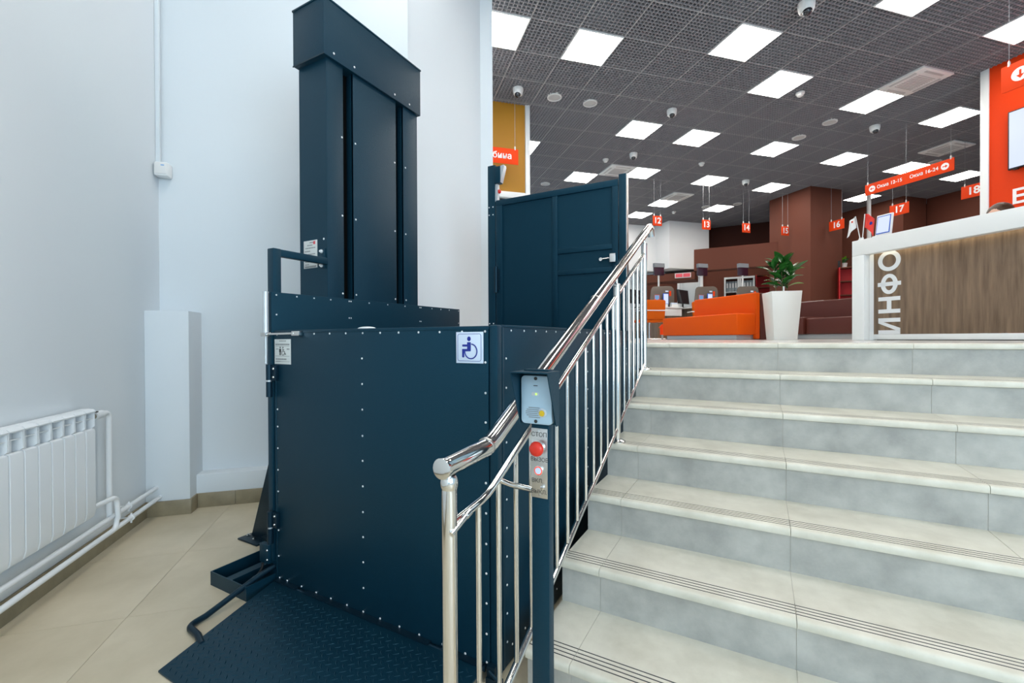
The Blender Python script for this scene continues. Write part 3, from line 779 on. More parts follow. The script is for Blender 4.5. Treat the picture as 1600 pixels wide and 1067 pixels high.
# ------------------------------------------------------------------ STAIR RAILING
UR = -.615
rl = thing('stair_railing', 'polished stainless steel stair railing with vertical balusters beside the lift', 'railing', (UR, .815, Z0))
RO = Vector((-UR, -.815, -Z0))
def rp_(name, mb, mt=None, parent=None, **k):
    o = part(name, mb, mt or M['steel'], parent or rl, **k)
    if parent is None: o.location = RO
    return o
slope = .505
hz = lambda v: .9067+(v-.987)*slope
hr = [(UR, .791, .894), (UR, .964, .901), (UR, .987, .9085), (UR, 1.01, hz(1.01)), (UR, 2.912, hz(2.912)), (UR, 2.947, hz(2.942)), (UR, 2.974, hz(2.942)-.012), (UR, 2.988, hz(2.942)-.052)]
h = rp_('handrail', MB().tube(hr, .0235, 20))
rp_('end_cap', MB().lathe([(.0241, .801), (.0245, .791), (.0240, .787), (.0215, .7858), (.003, .7855)], (UR, 0, .894), 20, ax='y'), M['steel'], h)
for v in (.975, 1.854): 
    rp_('joint_ring', MB().tube([(UR, v-.003, hz(v)-.0015 if v > 1.1 else .9045), (UR, v+.003, hz(v)+.0015 if v > 1.1 else .9065)], .0241, 20), M['brushed'], h)
msl = .5075
mz = lambda v: .780+(v-.9786)*msl
rp_('middle_rail', MB().tube([(UR, .826, .760), (UR, .9455, .7736), (UR, .973, .780), (UR, 1.0, mz(1.0)), (UR, 2.165, mz(2.165))], .0108, 14))
rp_('middle_rail', MB().tube([(UR, 2.205, mz(2.205)), (UR, 2.785, mz(2.785))], .0108, 14))
lz = lambda v: .2026+(v-1.0557)*.4725
rp_('bottom_rail', MB().tube([(UR, .817, .19), (UR, 1.02, .19), (UR, 1.06, lz(1.06)), (UR, 2.17, lz(2.17))], .0108, 14))
rp_('bottom_rail', MB().tube([(UR, 2.20, lz(2.20)), (UR, 2.785, lz(2.785))], .0108, 14))
nw = rp_('newel_post', MB().cyl((UR, .815, Z0), (UR, .815, .848), .0176, 20))
rp_('collar', MB().lathe([(.0178, .842), (.0197, .848), (.0206, .858), (.0188, .868), (.0156, .874)], (UR, .815, 0), 20), M['steel'], nw)
rp_('flange', MB().lathe([(.045, Z0), (.045, Z0+.006), (.03, Z0+.016), (.021, Z0+.018)], (UR, .815, 0), 24), M['steel'], nw)
rp_('rail_stub', MB().tube([(UR+.0165, .800, .747), (UR+.0147, .8675, .769)], .006, 10).tube([(UR+.0147, .861, .767), (UR+.0147, .877, .772)], .0078, 10), M['steel'], nw)
for (v, zb_, zt_) in ((2.187, F-3*RISE, mz(2.187)+.042), (2.79, F-RISE, mz(2.79)+.05)):
    ps = rp_('post', MB().cyl((UR, v, zb_), (UR, v, zt_), .0172, 18))
    rp_('top_cap', MB().lathe([(.0175, zt_), (.0188, zt_+.004), (.0188, zt_+.011), (.015, zt_+.016), (.005, zt_+.018)], (UR, v, 0), 18), M['steel'], ps)
    rp_('pin', MB().cyl((UR, v, zt_+.018), (UR, v, hz(v)-.02), .0065, 10), M['steel'], ps)
    rp_('flange', MB().lathe([(.042, zb_), (.042, zb_+.006), (.028, zb_+.014), (.02, zb_+.016)], (UR, v, 0), 24), M['steel'], ps)
v = .9345
while v < 2.76:
    if abs(v-2.187) > .035:
        lo = .19 if v < 1.03 else lz(v)
        hi = mz(v) if v > .9786 else .7736
        rp_('baluster', MB().cyl((UR, v, lo+.004), (UR, v, hi-.004), .0075, 12))
    v += .0987
rp_('post_strut', MB().tube([(UR, 1.04, .799), (UR+.037, 1.04, .792), (-.511, 1.04, .789)], .0078, 12))

# ------------------------------------------------------------------ CONTROL POST
cpst = thing('call_post', 'navy call post with intercom and steel button plate in front of the railing', 'control post', (-.53*.918, 1.131*.918, Z0+.0947))
cpst.scale = (.918, .918, .918)
PO = Vector((.53, -1.131, -Z0))
def kp(name, mb, mt, parent=None, **k):
    o = part(name, mb, mt, parent or cpst, **k)
    if parent is None: o.location = PO
    return o
kp('post', MB().box(-.556, -.503, 1.115, 1.147, Z0-.103, 1.088), M['navy'], bev=.002)
kp('base_flange', MB().box(-.59, -.47, 1.085, 1.177, Z0-.103, Z0-.097), M['navy'], bev=.001)
hood = kp('hood', MB().box(-.580, -.4745, 1.109, 1.115, .948, 1.094), M['navy'])
kp('hood_roof', MB().prism([(-.580, 1.035), (-.470, 1.035), (-.470, 1.115), (-.580, 1.115)], 'z', 1.091, 1.0945).box(-.563, -.490, 1.085, 1.113, 1.0945, 1.0985), M['navy'], hood, bev=.0008)
for x in (-.580, -.4725):
    kp('hood_cheek', MB().prism([(1.036, 1.092), (1.112, 1.092), (1.112, .948), (1.092, .948)], 'x', x, x+.0025), M['navy'], hood)
ic = kp('intercom', MB().prism(rrect(-.574, -.4815, .950, 1.082, .012, 4), 'y', 1.088, 1.109), M['intercom'], bev=.003, label='pale silver-blue intercom panel')
for z in (1.074, .958):
    kp('screw', MB().lathe([(.0048, 1.088), (.0048, 1.0862), (.003, 1.0855)], (-.5285, 0, z), 10, ax='y'), M['print'], ic)
kp('indicator', MB().prism(rrect(-.541, -.519, 1.027, 1.037, .0048, 4), 'y', 1.0868, 1.0885), M['alu'], ic)
kp('led', MB().ball((-.527, 1.0868, 1.032), .0028, 8), M['greenled'], ic, label='green indicator light')
gr = MB()
for i, (a, b) in enumerate(((-.550, -.517), (-.556, -.519), (-.559, -.522), (-.559, -.524), (-.556, -.521), (-.550, -.516))):
    z = .9945-.0052*i; gr.box(a, b, 1.0868, 1.0885, z-.0009, z+.0009)
kp('speaker_slots', gr, M['greyprint'], ic, stuff=True)
kp('button_surround', MB().lathe([(.0125, 1.0885), (.0125, 1.0862), (.009, 1.0850), (.0085, 1.086)], (-.509, 0, .982), 18, ax='y'), M['alu'], ic)
kp('call_button', MB().lathe([(.0082, 1.0862), (.0075, 1.0838), (.003, 1.083)], (-.510, 0, .981), 16, ax='y'), M['yellowbtn'], ic, label='yellow round call button')
kp('maker_mark', MB().box(-.535, -.523, 1.0870, 1.0885, 1.0535, 1.0555), M['print'], ic)
bp_ = kp('button_plate', MB().box(-.555, -.506, 1.1125, 1.115, .742, .934), M['brushed'], bev=.0006)
YP = 1.1123
for z in (.927, .750): kp('screw', MB().lathe([(.0034, 1.1125), (.003, 1.111)], (-.5305, 0, z), 10, ax='y'), M['steel'], bp_)
text('СТОП', .0168, M['print'], bp_, (-.531, YP, .9165), FACE_V, .0003)
text('ВЫЗОВ', .0155, M['print'], bp_, (-.530, YP, .8475), FACE_V, .0003)
text('ВКЛ.', .0158, M['print'], bp_, (-.5365, YP, .7885), FACE_V, .0003)
text('ВЫКЛ.', .0155, M['print'], bp_, (-.532, YP, .7585), FACE_V, .0003)
sb_ = kp('stop_button', MB().lathe([(.0195, 1.0880), (.0205, 1.0835), (.0190, 1.0785), (.0140, 1.0745), (.006, 1.0730), (.001, 1.0728)], (-.5255, 0, .884), 24, ax='y'), M['red'], label='red mushroom stop button')
kp('collar', MB().lathe([(.0135, 1.1125), (.0135, 1.100), (.010, 1.098), (.010, 1.088)], (-.5255, 0, .884), 20, ax='y'), M['steel'], sb_)
cb = kp('call_button', MB().lathe([(.0132, 1.1125), (.0132, 1.107), (.0112, 1.1055)], (-.5305, 0, .819), 24, ax='y'), M['steel'])
kp('light_ring', MB().lathe([(.0118, 1.1058), (.0118, 1.1045), (.0092, 1.1045)], (-.5305, 0, .819), 24, ax='y'), M['redring'], cb, label='red glowing ring')
kp('button_face', MB().lathe([(.0095, 1.1048), (.009, 1.1038), (.002, 1.1036)], (-.5305, 0, .819), 24, ax='y'), M['sticker'], cb)
ks = kp('key_switch', MB().lathe([(.0062, 1.1125), (.0062, 1.107), (.005, 1.1062)], (-.5195, 0, .773), 16, ax='y'), M['steel'])
kp('keyhole', MB().box(-.5225, -.5165, 1.1058, 1.1064, .7724, .7736), M['print'], ks)

# ------------------------------------------------------------------ INFO DESK
dk = thing('information_desk', 'white and wood information desk with vertical ИНФО lettering', 'desk', B(4.92, 3.66, F), R45)
H = 2.225-F
# local x: away from the visitor (bx), y: along the desk (negative = towards the right of the picture)
part('top_beam', MB().prism([(0, H-.165), (.09, H-.165), (.09, H-.125), (.45, H-.125), (.45, H), (0, H)], 'y', -2.7, 0), M['white'], dk, .003)
part('end_leg', MB().box(0, .09, -.128, 0, 0, H-.1655).box(.09, .45, -.128, 0, 0, H-.1255), M['white'], dk, .004)
part('end_leg', MB().box(0, .45, -2.7, -2.57, 0, H-.1655), M['white'], dk, .004)
wf = link('wood_front', None, dk)
yy = -.1285
for wd in (.62, .62, .62, .58):
    part('board', MB().box(.14, .16, yy-wd+.0008, yy, .0635, H-.127), M['wood'], wf, .0008); yy -= wd
part('light_strip', MB().box(.095, .118, -2.56, -.132, H-.132, H-.1255), M['strip'], dk, label='warm light strip inside the frame')
part('toe_board', MB().box(.137, .16, -2.57, -.1285, .008, .0625), M['white'], dk, .001)
part('foot', MB().box(.17, .42, -2.5, -.14, .0, .012), M['black'], dk)
lt = link('lettering', MB().box(.1385, .1399, -.39, -.17, .066, .965).mesh('lettering', M['wood']), dk)
YT, YB, ZL = -.178, -.386, .066      # tops of the letters point to the left, the word reads upwards
def bar(mb, y0, y1, z0, z1): mb.box(.1345, .1385, y0, y1, ZL+z0, ZL+z1)
def ring(mb, yc, zc, ry, rz, t, n=36):
    vs = []; fs = []
    for i in range(n):
        a = 2*PI*i/n
        for k, x in ((0, .1345), (t, .1345), (t, .1385), (0, .1385)):
            vs.append((x, yc+(ry-k)*math.cos(a), ZL+zc+(rz-k)*math.sin(a)))
    for i in range(n):
        for k in range(4): fs.append((i*4+k, i*4+(k+1) % 4, ((i+1) % n)*4+(k+1) % 4, ((i+1) % n)*4+k))
    mb.add(vs, fs)
T = .042
YC = (YT+YB)/2
l1 = MB(); bar(l1, YB, YT, 0, T); bar(l1, YB, YT, .172-T, .172)
l1.prism([(YT, ZL+.172-T-.012), (YT, ZL+.172-T+.012), (YT-.02, ZL+.172-T+.012), (YB, ZL+T+.022), (YB, ZL+T-.01), (YB+.02, ZL+T-.01)], 'x', .1345, .1385)
l2 = MB(); bar(l2, YB, YT, .225, .225+T); bar(l2, YB, YT, .400-T, .400); bar(l2, YC-T/2, YC+T/2, .225+T, .400-T)
l3 = MB(); ring(l3, YC, .537, .080, .108, T-.002); bar(l3, YB-.006, YT+.006, .537-T/2, .537+T/2)
l4 = MB(); ring(l4, YC, .785, .108, .110, T)
lt.scale = (1, 1, .972)
for lm in (l1, l2, l3, l4): part('letter', lm, M['lettershape'], lt)
# things on the desk
HD = 2.225
fh = thing('flag_holder', 'small white flag holder at the left end of the information desk top', 'flag holder', B(4.99, 3.612, HD), R45)
part('base', MB().lathe([(.030, 0), (.030, .012), (.022, .02)], n=16), M['white'], fh, .0)
part('socket', MB().lathe([(.012, .019), (.012, .035)], (0, .012, 0), 10), M['white'], fh)
part('socket', MB().lathe([(.012, .019), (.012, .035)], (0, -.012, 0), 10), M['white'], fh)
def flag(label, dy, lean, mt, white):
    t = thing('table_flag', label, 'flag', B(4.99, 3.612+dy, HD+.022), R45)
    top = (0, lean*.72, .26)
    part('pole', MB().tube([(0, 0, 0), top], .0042, 8), M['white_pl'], t)
    n, mrows = 9, 9
    vs = []; fs = []
    s = 1 if white else -1
    for i in range(n):
        for j in range(mrows):
            a = i/(n-1); b = j/(mrows-1)
            h0 = Vector(top)*(1-.55*b*(1 if not white else .45))
            if white: off = Vector((.012*math.sin(a*7+b*2), s*(.010+.100*a*(.6+.4*b)), -.012*a-.14*a*(.25+.75*b)-.10*b*(1-a)*.6))
            else: off = Vector((.012*math.sin(a*7+b*2), s*(.006+.088*a), -.01*a-.085*a*a*(1.25 if b > .8 else .75)))
            vs.append(h0+off)
    for i in range(n-1):
        for j in range(mrows-1): fs.append((i*mrows+j, (i+1)*mrows+j, (i+1)*mrows+j+1, i*mrows+j+1))
    mb = MB().add(vs, fs)
    o = part('cloth', mb, mt, t)
    sm = o.modifiers.new('thick', 'SOLIDIFY'); sm.thickness = .002
    c = vs[(n//2+2)*mrows+mrows//2] if not white else vs[3*mrows+2]
    part('emblem', MB().ball((c[0]-.006, c[1], c[2]), .018 if not white else .011, 10, (.25, 1, 1)), M['blue'] if not white else M['orange_sign'], o)
flag('small white table flag leaning left on the information desk', .012, .07, M['flag_w'], True)
flag('small red table flag leaning right on the information desk', -.012, -.035, M['flag_r'], False)
tb = thing('tablet_stand', 'white tablet with a lit screen on a white stand on the information desk', 'tablet', B(5.28, 3.55, HD), R45)
part('foot', MB().box(-.06, .06, -.085, .06, 0, .065), M['white'], tb, .004)
part('case', MB().prism([(-.04, .065), (-.015, .065), (.018, .30), (-.008, .30)], 'y', -.062, .098), M['white'], tb, .006)
part('bezel', MB().prism([(-.0430, .088), (-.030, .088), (-.005, .285), (-.0135, .285)], 'y', -.050, .086), M['bluebez'], tb)
part('screen', MB().prism([(-.0440, .098), (-.034, .098), (-.008, .276), (-.0160, .276)], 'y', -.043, .079), M['screen'], tb)
bx_ = thing('card_holder', 'tiny white card holder beside the flags on the information desk', 'holder', B(5.12, 3.585, HD), R45)
part('back', MB().prism([(-.01, 0), (.03, 0), (.03, .055), (.02, .055)], 'y', -.02, .02), M['white'], bx_)
part('lip', MB().box(-.03, -.012, -.02, .02, 0, .02), M['white'], bx_)
lp2 = thing('white_pole', 'thin white pole standing far behind the red table flag', 'pole', B(11.78, 8.34, F), R45)
part('shaft', MB().cyl((0, 0, .02), (0, 0, ZC-F-.01), .045, 14), M['white'], lp2)
part('foot_plate', MB().lathe([(.12, 0), (.12, .015), (.06, .03)], n=18), M['white'], lp2)

# person behind the desk ----------------------------------------------------------------
def skin_mesh(name, verts, edges, radii, root, mt, sub=2):
    me = bpy.data.meshes.new(name); me.from_pydata(verts, edges, [])
    o = bpy.data.objects.new(name, me); C.objects.link(o)
    sk = o.modifiers.new('skin', 'SKIN'); sk.use_smooth_shade = True
    for i, d in enumerate(me.skin_vertices[0].data):
        d.radius = (radii[i], radii[i]) if not isinstance(radii[i], tuple) else radii[i]
        d.use_root = (i == root)
    sd = o.modifiers.new('sub', 'SUBSURF'); sd.levels = sub; sd.render_levels = sub
    dg = bpy.context.evaluated_depsgraph_get()
    me2 = bpy.data.meshes.new_from_object(o.evaluated_get(dg))
    bpy.data.objects.remove(o)
    me2.materials.clear(); me2.materials.append(mt)
    for p in me2.polygons: p.use_smooth = True
    return me2
SEAT = F+.42
per = thing('person', 'person with brown hair sitting behind the information desk, head bowed', 'person', B(5.98, 2.93, SEAT), R45+PI/2*1.0)
# local: -y... the person faces local +y = world -bx side (towards the visitors)
jv = []; je = []; jr = []
def J(p, r, par=None):
    jv.append(p); jr.append(r)
    if par is not None: je.append((par, len(jv)-1))
    return len(jv)-1
pel = J((0, 0, .09), (.16, .12)); wa = J((0, .0, .26), (.13, .10), pel); ch = J((0, .02, .44), (.155, .11), wa)
sh = J((0, .03, .54), (.10, .075), ch); nk = J((0, .05, .62), .05, sh); hb_ = J((0, .075, .68), .055, nk)
for s in (-1, 1):
    s1 = J((s*.155, .03, .515), .052, sh); el = J((s*.22, .08, .26), .042, s1); wr = J((s*.13, .30, .20), .028, el)
    pm_ = J((s*.11, .36, .19), (.034, .018), wr)
    for q in range(4):
        f1 = J((s*.11+(q-1.5)*.017, .405-.004*abs(q-1.2), .185), .0085, pm_); f2 = J((s*.11+(q-1.5)*.019, .44-.006*abs(q-1.2), .172), .0078, f1)
        J((s*.11+(q-1.5)*.019, .455-.007*abs(q-1.2), .155), .007, f2)
    t1 = J((s*.11-s*.035, .365, .18), .010, pm_); J((s*.11-s*.05, .395, .172), .0085, t1)
    hp = J((s*.09, .03, .05), .085, pel); kn = J((s*.12, .42, .05), .062, hp); an = J((s*.12, .40, -.36), .042, kn); J((s*.12, .50, -.40), .035, an)
body = link('body', skin_mesh('body', jv, je, jr, 0, M['blouse']), per)
bme = body.data
bme.materials.append(M['skin']); bme.materials.append(M['trousers'])
for p in bme.polygons:
    c = p.center
    if c.z > .585 or (c.y > .315 and c.z > .13 and abs(c.x) < .19): p.material_index = 1
    elif c.z < .115 and not (c.y > .33 and c.z > .13): p.material_index = 2
hd = MB().ball((0, .10, .80), .098, 20, (.80, .98, 1.15))
for (x, y, z, r, s3_) in ((0, .20, .785, .016, (.8, 1.2, 1.3)), (-.082, .10, .79, .022, (.35, .8, 1.2)), (.082, .10, .79, .022, (.35, .8, 1.2))): hd.ball((x, y, z), r, 10, s3_)
ho = part('head', hd, M['skin'], per)
for s in (-1, 1): part('eye', MB().ball((s*.032, .185, .805), .011, 8), M['print'], ho)
part('mouth', MB().ball((0, .19, .745), .02, 8, (1, .35, .3)), M['red'], ho)
hairm = MB()
hairm.ball((0, .066, .832), .112, 22, (.90, 1.02, 1.04))
hairm.ball((0, .02, .74), .09, 16, (1.0, .7, 1.5))
part('hair', hairm, M['hair'], per, label='brown hair parted at the crown')
stl = thing('stool', 'high stool under the person behind the information desk', 'stool', B(5.98, 2.93, F), R45)
part('seat', MB().lathe([(.19, .33), (.2, .35), (.19, .375), (.05, .377)], n=20), M['black'], stl)
part('column', MB().cyl((0, 0, .03), (0, 0, .33), .025, 12), M['steel'], stl)
part('base', MB().lathe([(.22, 0), (.22, .012), (.04, .035)], n=22), M['steel'], stl)

# TV and lettering on the orange wall
tv = thing('wall_display', 'lit white display mounted on the orange wall', 'display', B(8.03, 3.875, 3.38), R45)
part('back_box', MB().box(-.03, 0, -1.15, -.15, .1, .66), M['black'], tv)
part('bezel', MB().box(-.075, -.03, -1.34, 0, 0, .765), M['black'], tv, .004)
part('screen', MB().box(-.078, -.0755, -1.325, -.015, .018, .75), M['screen'], tv)
part('foot', MB().box(-.07, -.035, -.09, -.05, -.012, 0), M['black'], tv)
wt = thing('wall_lettering', 'white lettering starting Ес on the orange wall', 'lettering', B(8.03, 3.79, 2.9), R45)
text('Ес', .26, M['whiteprint'], wt, (-.003, .085, .115), FACE_X, .003, 'LEFT', .006)
text('П', .26, M['whiteprint'], wt, (-.003, .085, -.155), FACE_X, .003, 'LEFT', .006)

# narrow dark display by the ochre portal
nd = thing('wall_display', 'dark narrow display seen edge-on beside the white portal trim', 'display', B(2.25, 7.05, 3.3), R45)
part('cabinet', MB().box(.04, .12, .12, .7, 0, .62), M['black'], nd, .004)
part('arm', MB().box(-.002, .04, .25, .55, .2, .28).box(-.002, .04, .25, .55, .4, .46), M['black'], nd)
part('pipe', MB().cyl((.03, .06, .3), (.03, .06, 1.5), .018, 10), M['greyprint'], nd)

# ------------------------------------------------------------------ PLANTER
pt_ = thing('potted_plant', 'rubber plant in a tall white tapered planter beside the orange sofa', 'plant', B(5.17, 4.79, F), R45-.47)
hw, hb2, hh = .183, .140, .645
pm2 = MB()
n4 = [(-1, -1), (1, -1), (1, 1), (-1, 1)]
vs = [(a*hb2, b*hb2, 0) for a, b in n4]+[(a*(hw-.008), b*(hw-.008), hh*.82) for a, b in n4]+[(a*hw, b*hw, hh) for a, b in n4]+[(a*(hw-.018), b*(hw-.018), hh) for a, b in n4]+[(a*(hw-.028), b*(hw-.028), hh-.05) for a, b in n4]
fs = [(3, 2, 1, 0)]
for l in range(4):
    for i in range(4): fs.append((l*4+i, l*4+(i+1) % 4, (l+1)*4+(i+1) % 4, (l+1)*4+i))
fs.append((16, 17, 18, 19))
pm2.add(vs, fs)
part('planter', pm2, M['pot'], pt_, .004)
part('soil', MB().box(-hw+.03, hw-.03, -hw+.03, hw-.03, hh-.06, hh-.035), M['soil'], pt_)
def leaf_mesh(L, Wd, mt, curl=.25):
    n = 7; vs = []; fs = []
    for i in range(n+1):
        t = i/n
        wv = Wd*math.sin(PI*min(1, t*.96+.02))**.8*(1-.25*(t-.4))
        z = curl*L*(t-t*t*1.3)
        for k in (-1, -.5, 0, .5, 1): vs.append((k*wv, L*t, z+abs(k)*wv*.22))
    for i in range(n):
        for k in range(4): fs.append((i*5+k, i*5+k+1, (i+1)*5+k+1, (i+1)*5+k))
    me = MB().add(vs, fs).mesh('leaf', mt, 0)
    return me
LM = [leaf_mesh(.22, .05, M['leaf']), leaf_mesh(.19, .046, M['leaf']), leaf_mesh(.20, .045, M['leaf2'])]
random.seed(11)
stems = [((-.06, .02), (-.09, .0), .36), ((.0, -.04), (-.02, -.04), .40), ((.07, .03), (.11, -.02), .30), ((.03, .06), (.03, .05), .38)]
for si, (b, tp, hgt) in enumerate(stems):
    pts_ = [(b[0], b[1], hh-.04), ((b[0]*.6+tp[0]*.4), b[1]*.6+tp[1]*.4, hh+hgt*.4), (tp[0], tp[1], hh+hgt)]
    s = part('stem', MB().tube(pts_, [.008, .006, .003], 7), M['stem'], pt_)
    for k in range(11):
        t = .22+.78*k/10
        x = b[0]+(tp[0]-b[0])*t; y = b[1]+(tp[1]-b[1])*t; z = hh+hgt*t*.98-.02*(1-t)
        az = k*2.4+si*1.1+random.uniform(-.3, .3)
        o = link('leaf', LM[2] if (k == 10 and si in (2, 0)) or (k == 1 and si == 2) else LM[k % 2], s, (x, y, z))
        pit = (.15+.75*t+random.uniform(-.25, .2))
        o.rotation_euler = (Matrix.Rotation(az, 3, 'Z') @ Matrix.Rotation(pit, 3, 'X') @ Matrix.Rotation(random.uniform(-.4, .4), 3, 'Y')).to_euler()
        sf = random.uniform(1.0, 1.35)*(1.0 if t < .9 else .8)
        o.scale = (sf, sf, sf)
part('plant_label', MB().box(-.01, .01, -.075, -.072, hh-.05, hh+.07), M['white'], pt_)

# ------------------------------------------------------------------ SOFAS
so = thing('sofa', 'orange leather sofa with grey plinth left of the white planter', 'sofa', B(5.0, 5.40, F), R45)
part('plinth', MB().box(.04, .50, .05, 1.74, 0, .075), M['plinth'], so, .003)
part('seat', MB().box(0, .345, 0, 1.82, .075, .395), M['orange_sofa'], so, .02, seg=3)
part('backrest', MB().box(.345, .43, .0, 1.38, .012, .71), M['orange_sofa'], so, .02, seg=3)
so2 = thing('sofa', 'dark brown leather sofa back to back with the orange sofa', 'sofa', B(5.434, 5.40, F), R45)
part('plinth', MB().box(.08, .5, .06, 1.4, 0, .07), M['plinth'], so2)
part('backrest', MB().box(0, .14, .0, 1.38, .012, .705), M['brown_sofa'], so2, .02, seg=3)
part('seat', MB().box(.14, .56, .02, 1.38, .07, .39), M['brown_sofa'], so2, .02, seg=3)
so3 = thing('sofa', 'brown leather sofa between the planter and the information desk', 'sofa', B(7.5, 4.6, F), R45)
part('plinth', MB().box(.04, .64, .05, 2.85, 0, .09), M['plinth'], so3, .003)
part('seat', MB().box(0, .5, 0, 1.83, .09, .385), M['brown_sofa'], so3, .025, seg=3)
part('seat', MB().box(-.06, .498, 1.835, 2.9, .09, .41), M['brown_sofa'], so3, .025, seg=3)
part('backrest', MB().box(.5, .66, 0, 2.9, .09, .735), M['brown_sofa'], so3, .025, seg=3)
wd = thing('white_counter', 'long white counter top seen over the brown sofa back', 'counter', B(8.5, 6.9, F), R45)
part('top', MB().box(0, .6, 0, 1.2, .74, .78), M['white'], wd, .003)
for (a, b) in ((.03, .03), (.55, .03), (.03, 1.15), (.55, 1.15)): part('leg', MB().cyl((a, b, 0), (a, b, .74), .02, 8), M['steel'], wd)

# ------------------------------------------------------------------ SERVICE COUNTERS behind
def counter(bx, by, label, i, wh):
    t = thing('service_counter', label, 'counter', B(bx, by, F), R45, 'service counters at the back')
    part('top', MB().box(-.50, .46, -.05, .75, .755, .785), M['white'], t, .002)
    part('apron', MB().box(-.49, .45, -.02, 0.0, .57, .753), M['white'], t, .002)
    part('side_panel', MB().box(-.40, -.36, -.28, .7, 0, .755), M['wood'], t)
    part('side_panel', MB().box(.41, .45, 0.001, .7, 0, .755), M['wood'], t)
    part('front_panel', MB().box(-.359, .409, .02, .05, .02, .57), M['wood'], t)
    q = thing('partition_screen', 'smoked grey partition screen '+wh, 'partition', B(bx-.02, by+.12, F+.785), R45, 'partition screens on the counters')
    pol = [(-.34, 0), (.36, 0), (.36, .40), (.34, .47), (.29, .51), (.22, .525), (-.20, .50), (-.255, .48), (-.285, .43)]
    part('pane', MB().prism(pol, 'y', 0, .02), M['taupe'], q, .003)
    ps = part('poster', MB().box(-.20, -.06, -.004, -.001, .14, .30), M['poster_p'], q, label='pink and pale blue poster')
    part('picture', MB().prism([(-.19, .20), (-.07, .20), (-.07, .29), (-.19, .29)], 'y', -.0055, -.0042).ball((-.13, -.0042, .215), .045, 12, (1, .05, 1)), M['poster_b'], ps)
    part('sticker', MB().box(.215, .27, -.004, -.001, .28, .40), M['orange_sign'], q)
    part('notice', MB().box(.11, .19, -.004, -.001, .375, .41), M['sticker'], q)
    k = thing('tablet_display', 'small lit tablet on the counter '+wh, 'tablet', B(bx+.06, by+.07, F+.785), R45, 'tablets on the counters')
    part('foot', MB().box(-.035, .035, -.04, .02, 0, .08), M['white'], k)
    part('case', MB().box(-.075, .075, -.012, .008, .06, .335), M['bluebez'], k, .004)
    part('screen', MB().box(-.062, .062, -.0145, -.0125, .09, .32), M['screen'], k)
    pq = thing('ticket_display', 'dark queue number display on a pole '+wh, 'display', B(bx+.02, by+.30, F+.785), R45, 'queue displays on poles')
    part('pole', MB().cyl((0, 0, 0), (0, 0, .82), .022, 10), M['white_pl'], pq)
    part('housing', MB().box(-.135, .135, -.04, .03, .80, 1.09), M['purple'], pq, .006)
    part('hood', MB().prism([(-.055, 1.00), (.035, 1.00), (.035, 1.10), (-.045, 1.10)], 'x', -.14, .14), M['grey_pl2'], pq)
    e = thing('white_box', 'little white leaflet box on the counter '+wh, 'box', B(bx+.28, by+.05, F+.785), R45, 'leaflet boxes on the counters')
    part('tray', MB().box(-.09, .09, -.05, .04, 0, .07), M['white'], e, .003)
    part('leaflets', MB().box(-.08, .08, -.02, .03, .07, .11), M['sticker'], e)
counter(6.56, 9.36, 'white and wood service counter behind the railing under sign 12', '12', 'just right of the railing top')
counter(7.66, 9.14, 'white and wood service counter under sign 13, behind the orange sofa', '13', 'before the white door')
counter(8.64, 8.86, 'white service counter under sign 14, mostly hidden by the orange sofa', '14', 'before the glass binder cabinet')
def monitor(bx, by, label):
    t = thing('monitor', label, 'monitor', B(bx, by, F+.785), R45+2.0)
    part('screen_case', MB().prism([(-.02, .10), (.015, .10), (.055, .45), (.02, .45)], 'y', -.26, .26), M['black'], t, .004)
    part('stand', MB().cyl((.02, 0, .01), (.02, 0, .15), .02, 10), M['black'], t)
    part('foot', MB().lathe([(.11, 0), (.11, .012), (.03, .02)], n=16), M['black'], t)
    part('panel', MB().prism([(-.023, .115), (-.02, .115), (.018, .435), (.014, .435)], 'y', -.245, .245), M['glass_dark'], t)
monitor(7.22, 9.55, 'black monitor turned sideways left of the partition under sign 13')
monitor(6.05, 9.80, 'black monitor seen between the balusters left of sign 12')
def chair(bx, by, rz, label):
    t = thing('office_chair', label, 'chair', B(bx, by, F), R45+rz, 'orange chairs at the counters')
    # the chair faces local +y (the counter); back towards the camera
    pol = [(-.25, .43), (.25, .43), (.265, .62), (.275, .82), (.25, .845), (-.25, .845), (-.275, .82), (-.265, .62)]
    part('backrest', MB().prism(pol, 'y', -.05, 0), M['orange_chair'], t, .015)
    part('seat', MB().box(-.25, .25, -.03, .42, .37, .43), M['orange_chair'], t, .02)
    part('armrest', MB().tube([(-.27, .25, .62), (-.28, -.06, .62), (.28, -.06, .62), (.27, .25, .62)], .012, 8), M['white_pl'], t)
    part('stem', MB().cyl((0, .15, .02), (0, .15, .37), .018, 10), M['steel'], t)
    part('sled_base', MB().tube([(-.26, .40, .012), (-.26, -.05, .012), (.26, -.05, .012), (.26, .40, .012), (-.26, .40, .012)], .012, 8), M['steel'], t)
    part('cross_bar', MB().cyl((-.26, .15, .014), (.26, .15, .014), .012, 8), M['steel'], t)
chair(5.52, 8.32, -.15, 'orange chair with steel sled base right behind the top of the railing')
chair(6.92, 8.45, -.3, 'orange chair mostly hidden behind the orange sofa backrest')
chair(4.55, 8.75, .2, 'orange chair seen between the balusters, left of the others')
mt_ = thing('low_table', 'low white table with a black tray behind the orange sofa seat', 'table', B(6.25, 7.2, F), R45)
part('top', MB().box(-.35, .35, -.3, .3, .36, .40), M['white'], mt_, .003)
for (a, b) in ((-.3, -.25), (.3, -.25), (-.3, .25), (.3, .25)): part('leg', MB().cyl((a, b, 0), (a, b, .36), .02, 8), M['steel'], mt_)
ty = thing('tray', 'black wire tray on the low white table', 'tray', B(6.15, 7.15, F+.40), R45)
part('bottom', MB().box(-.2, .2, -.12, .12, 0, .008), M['black'], ty)
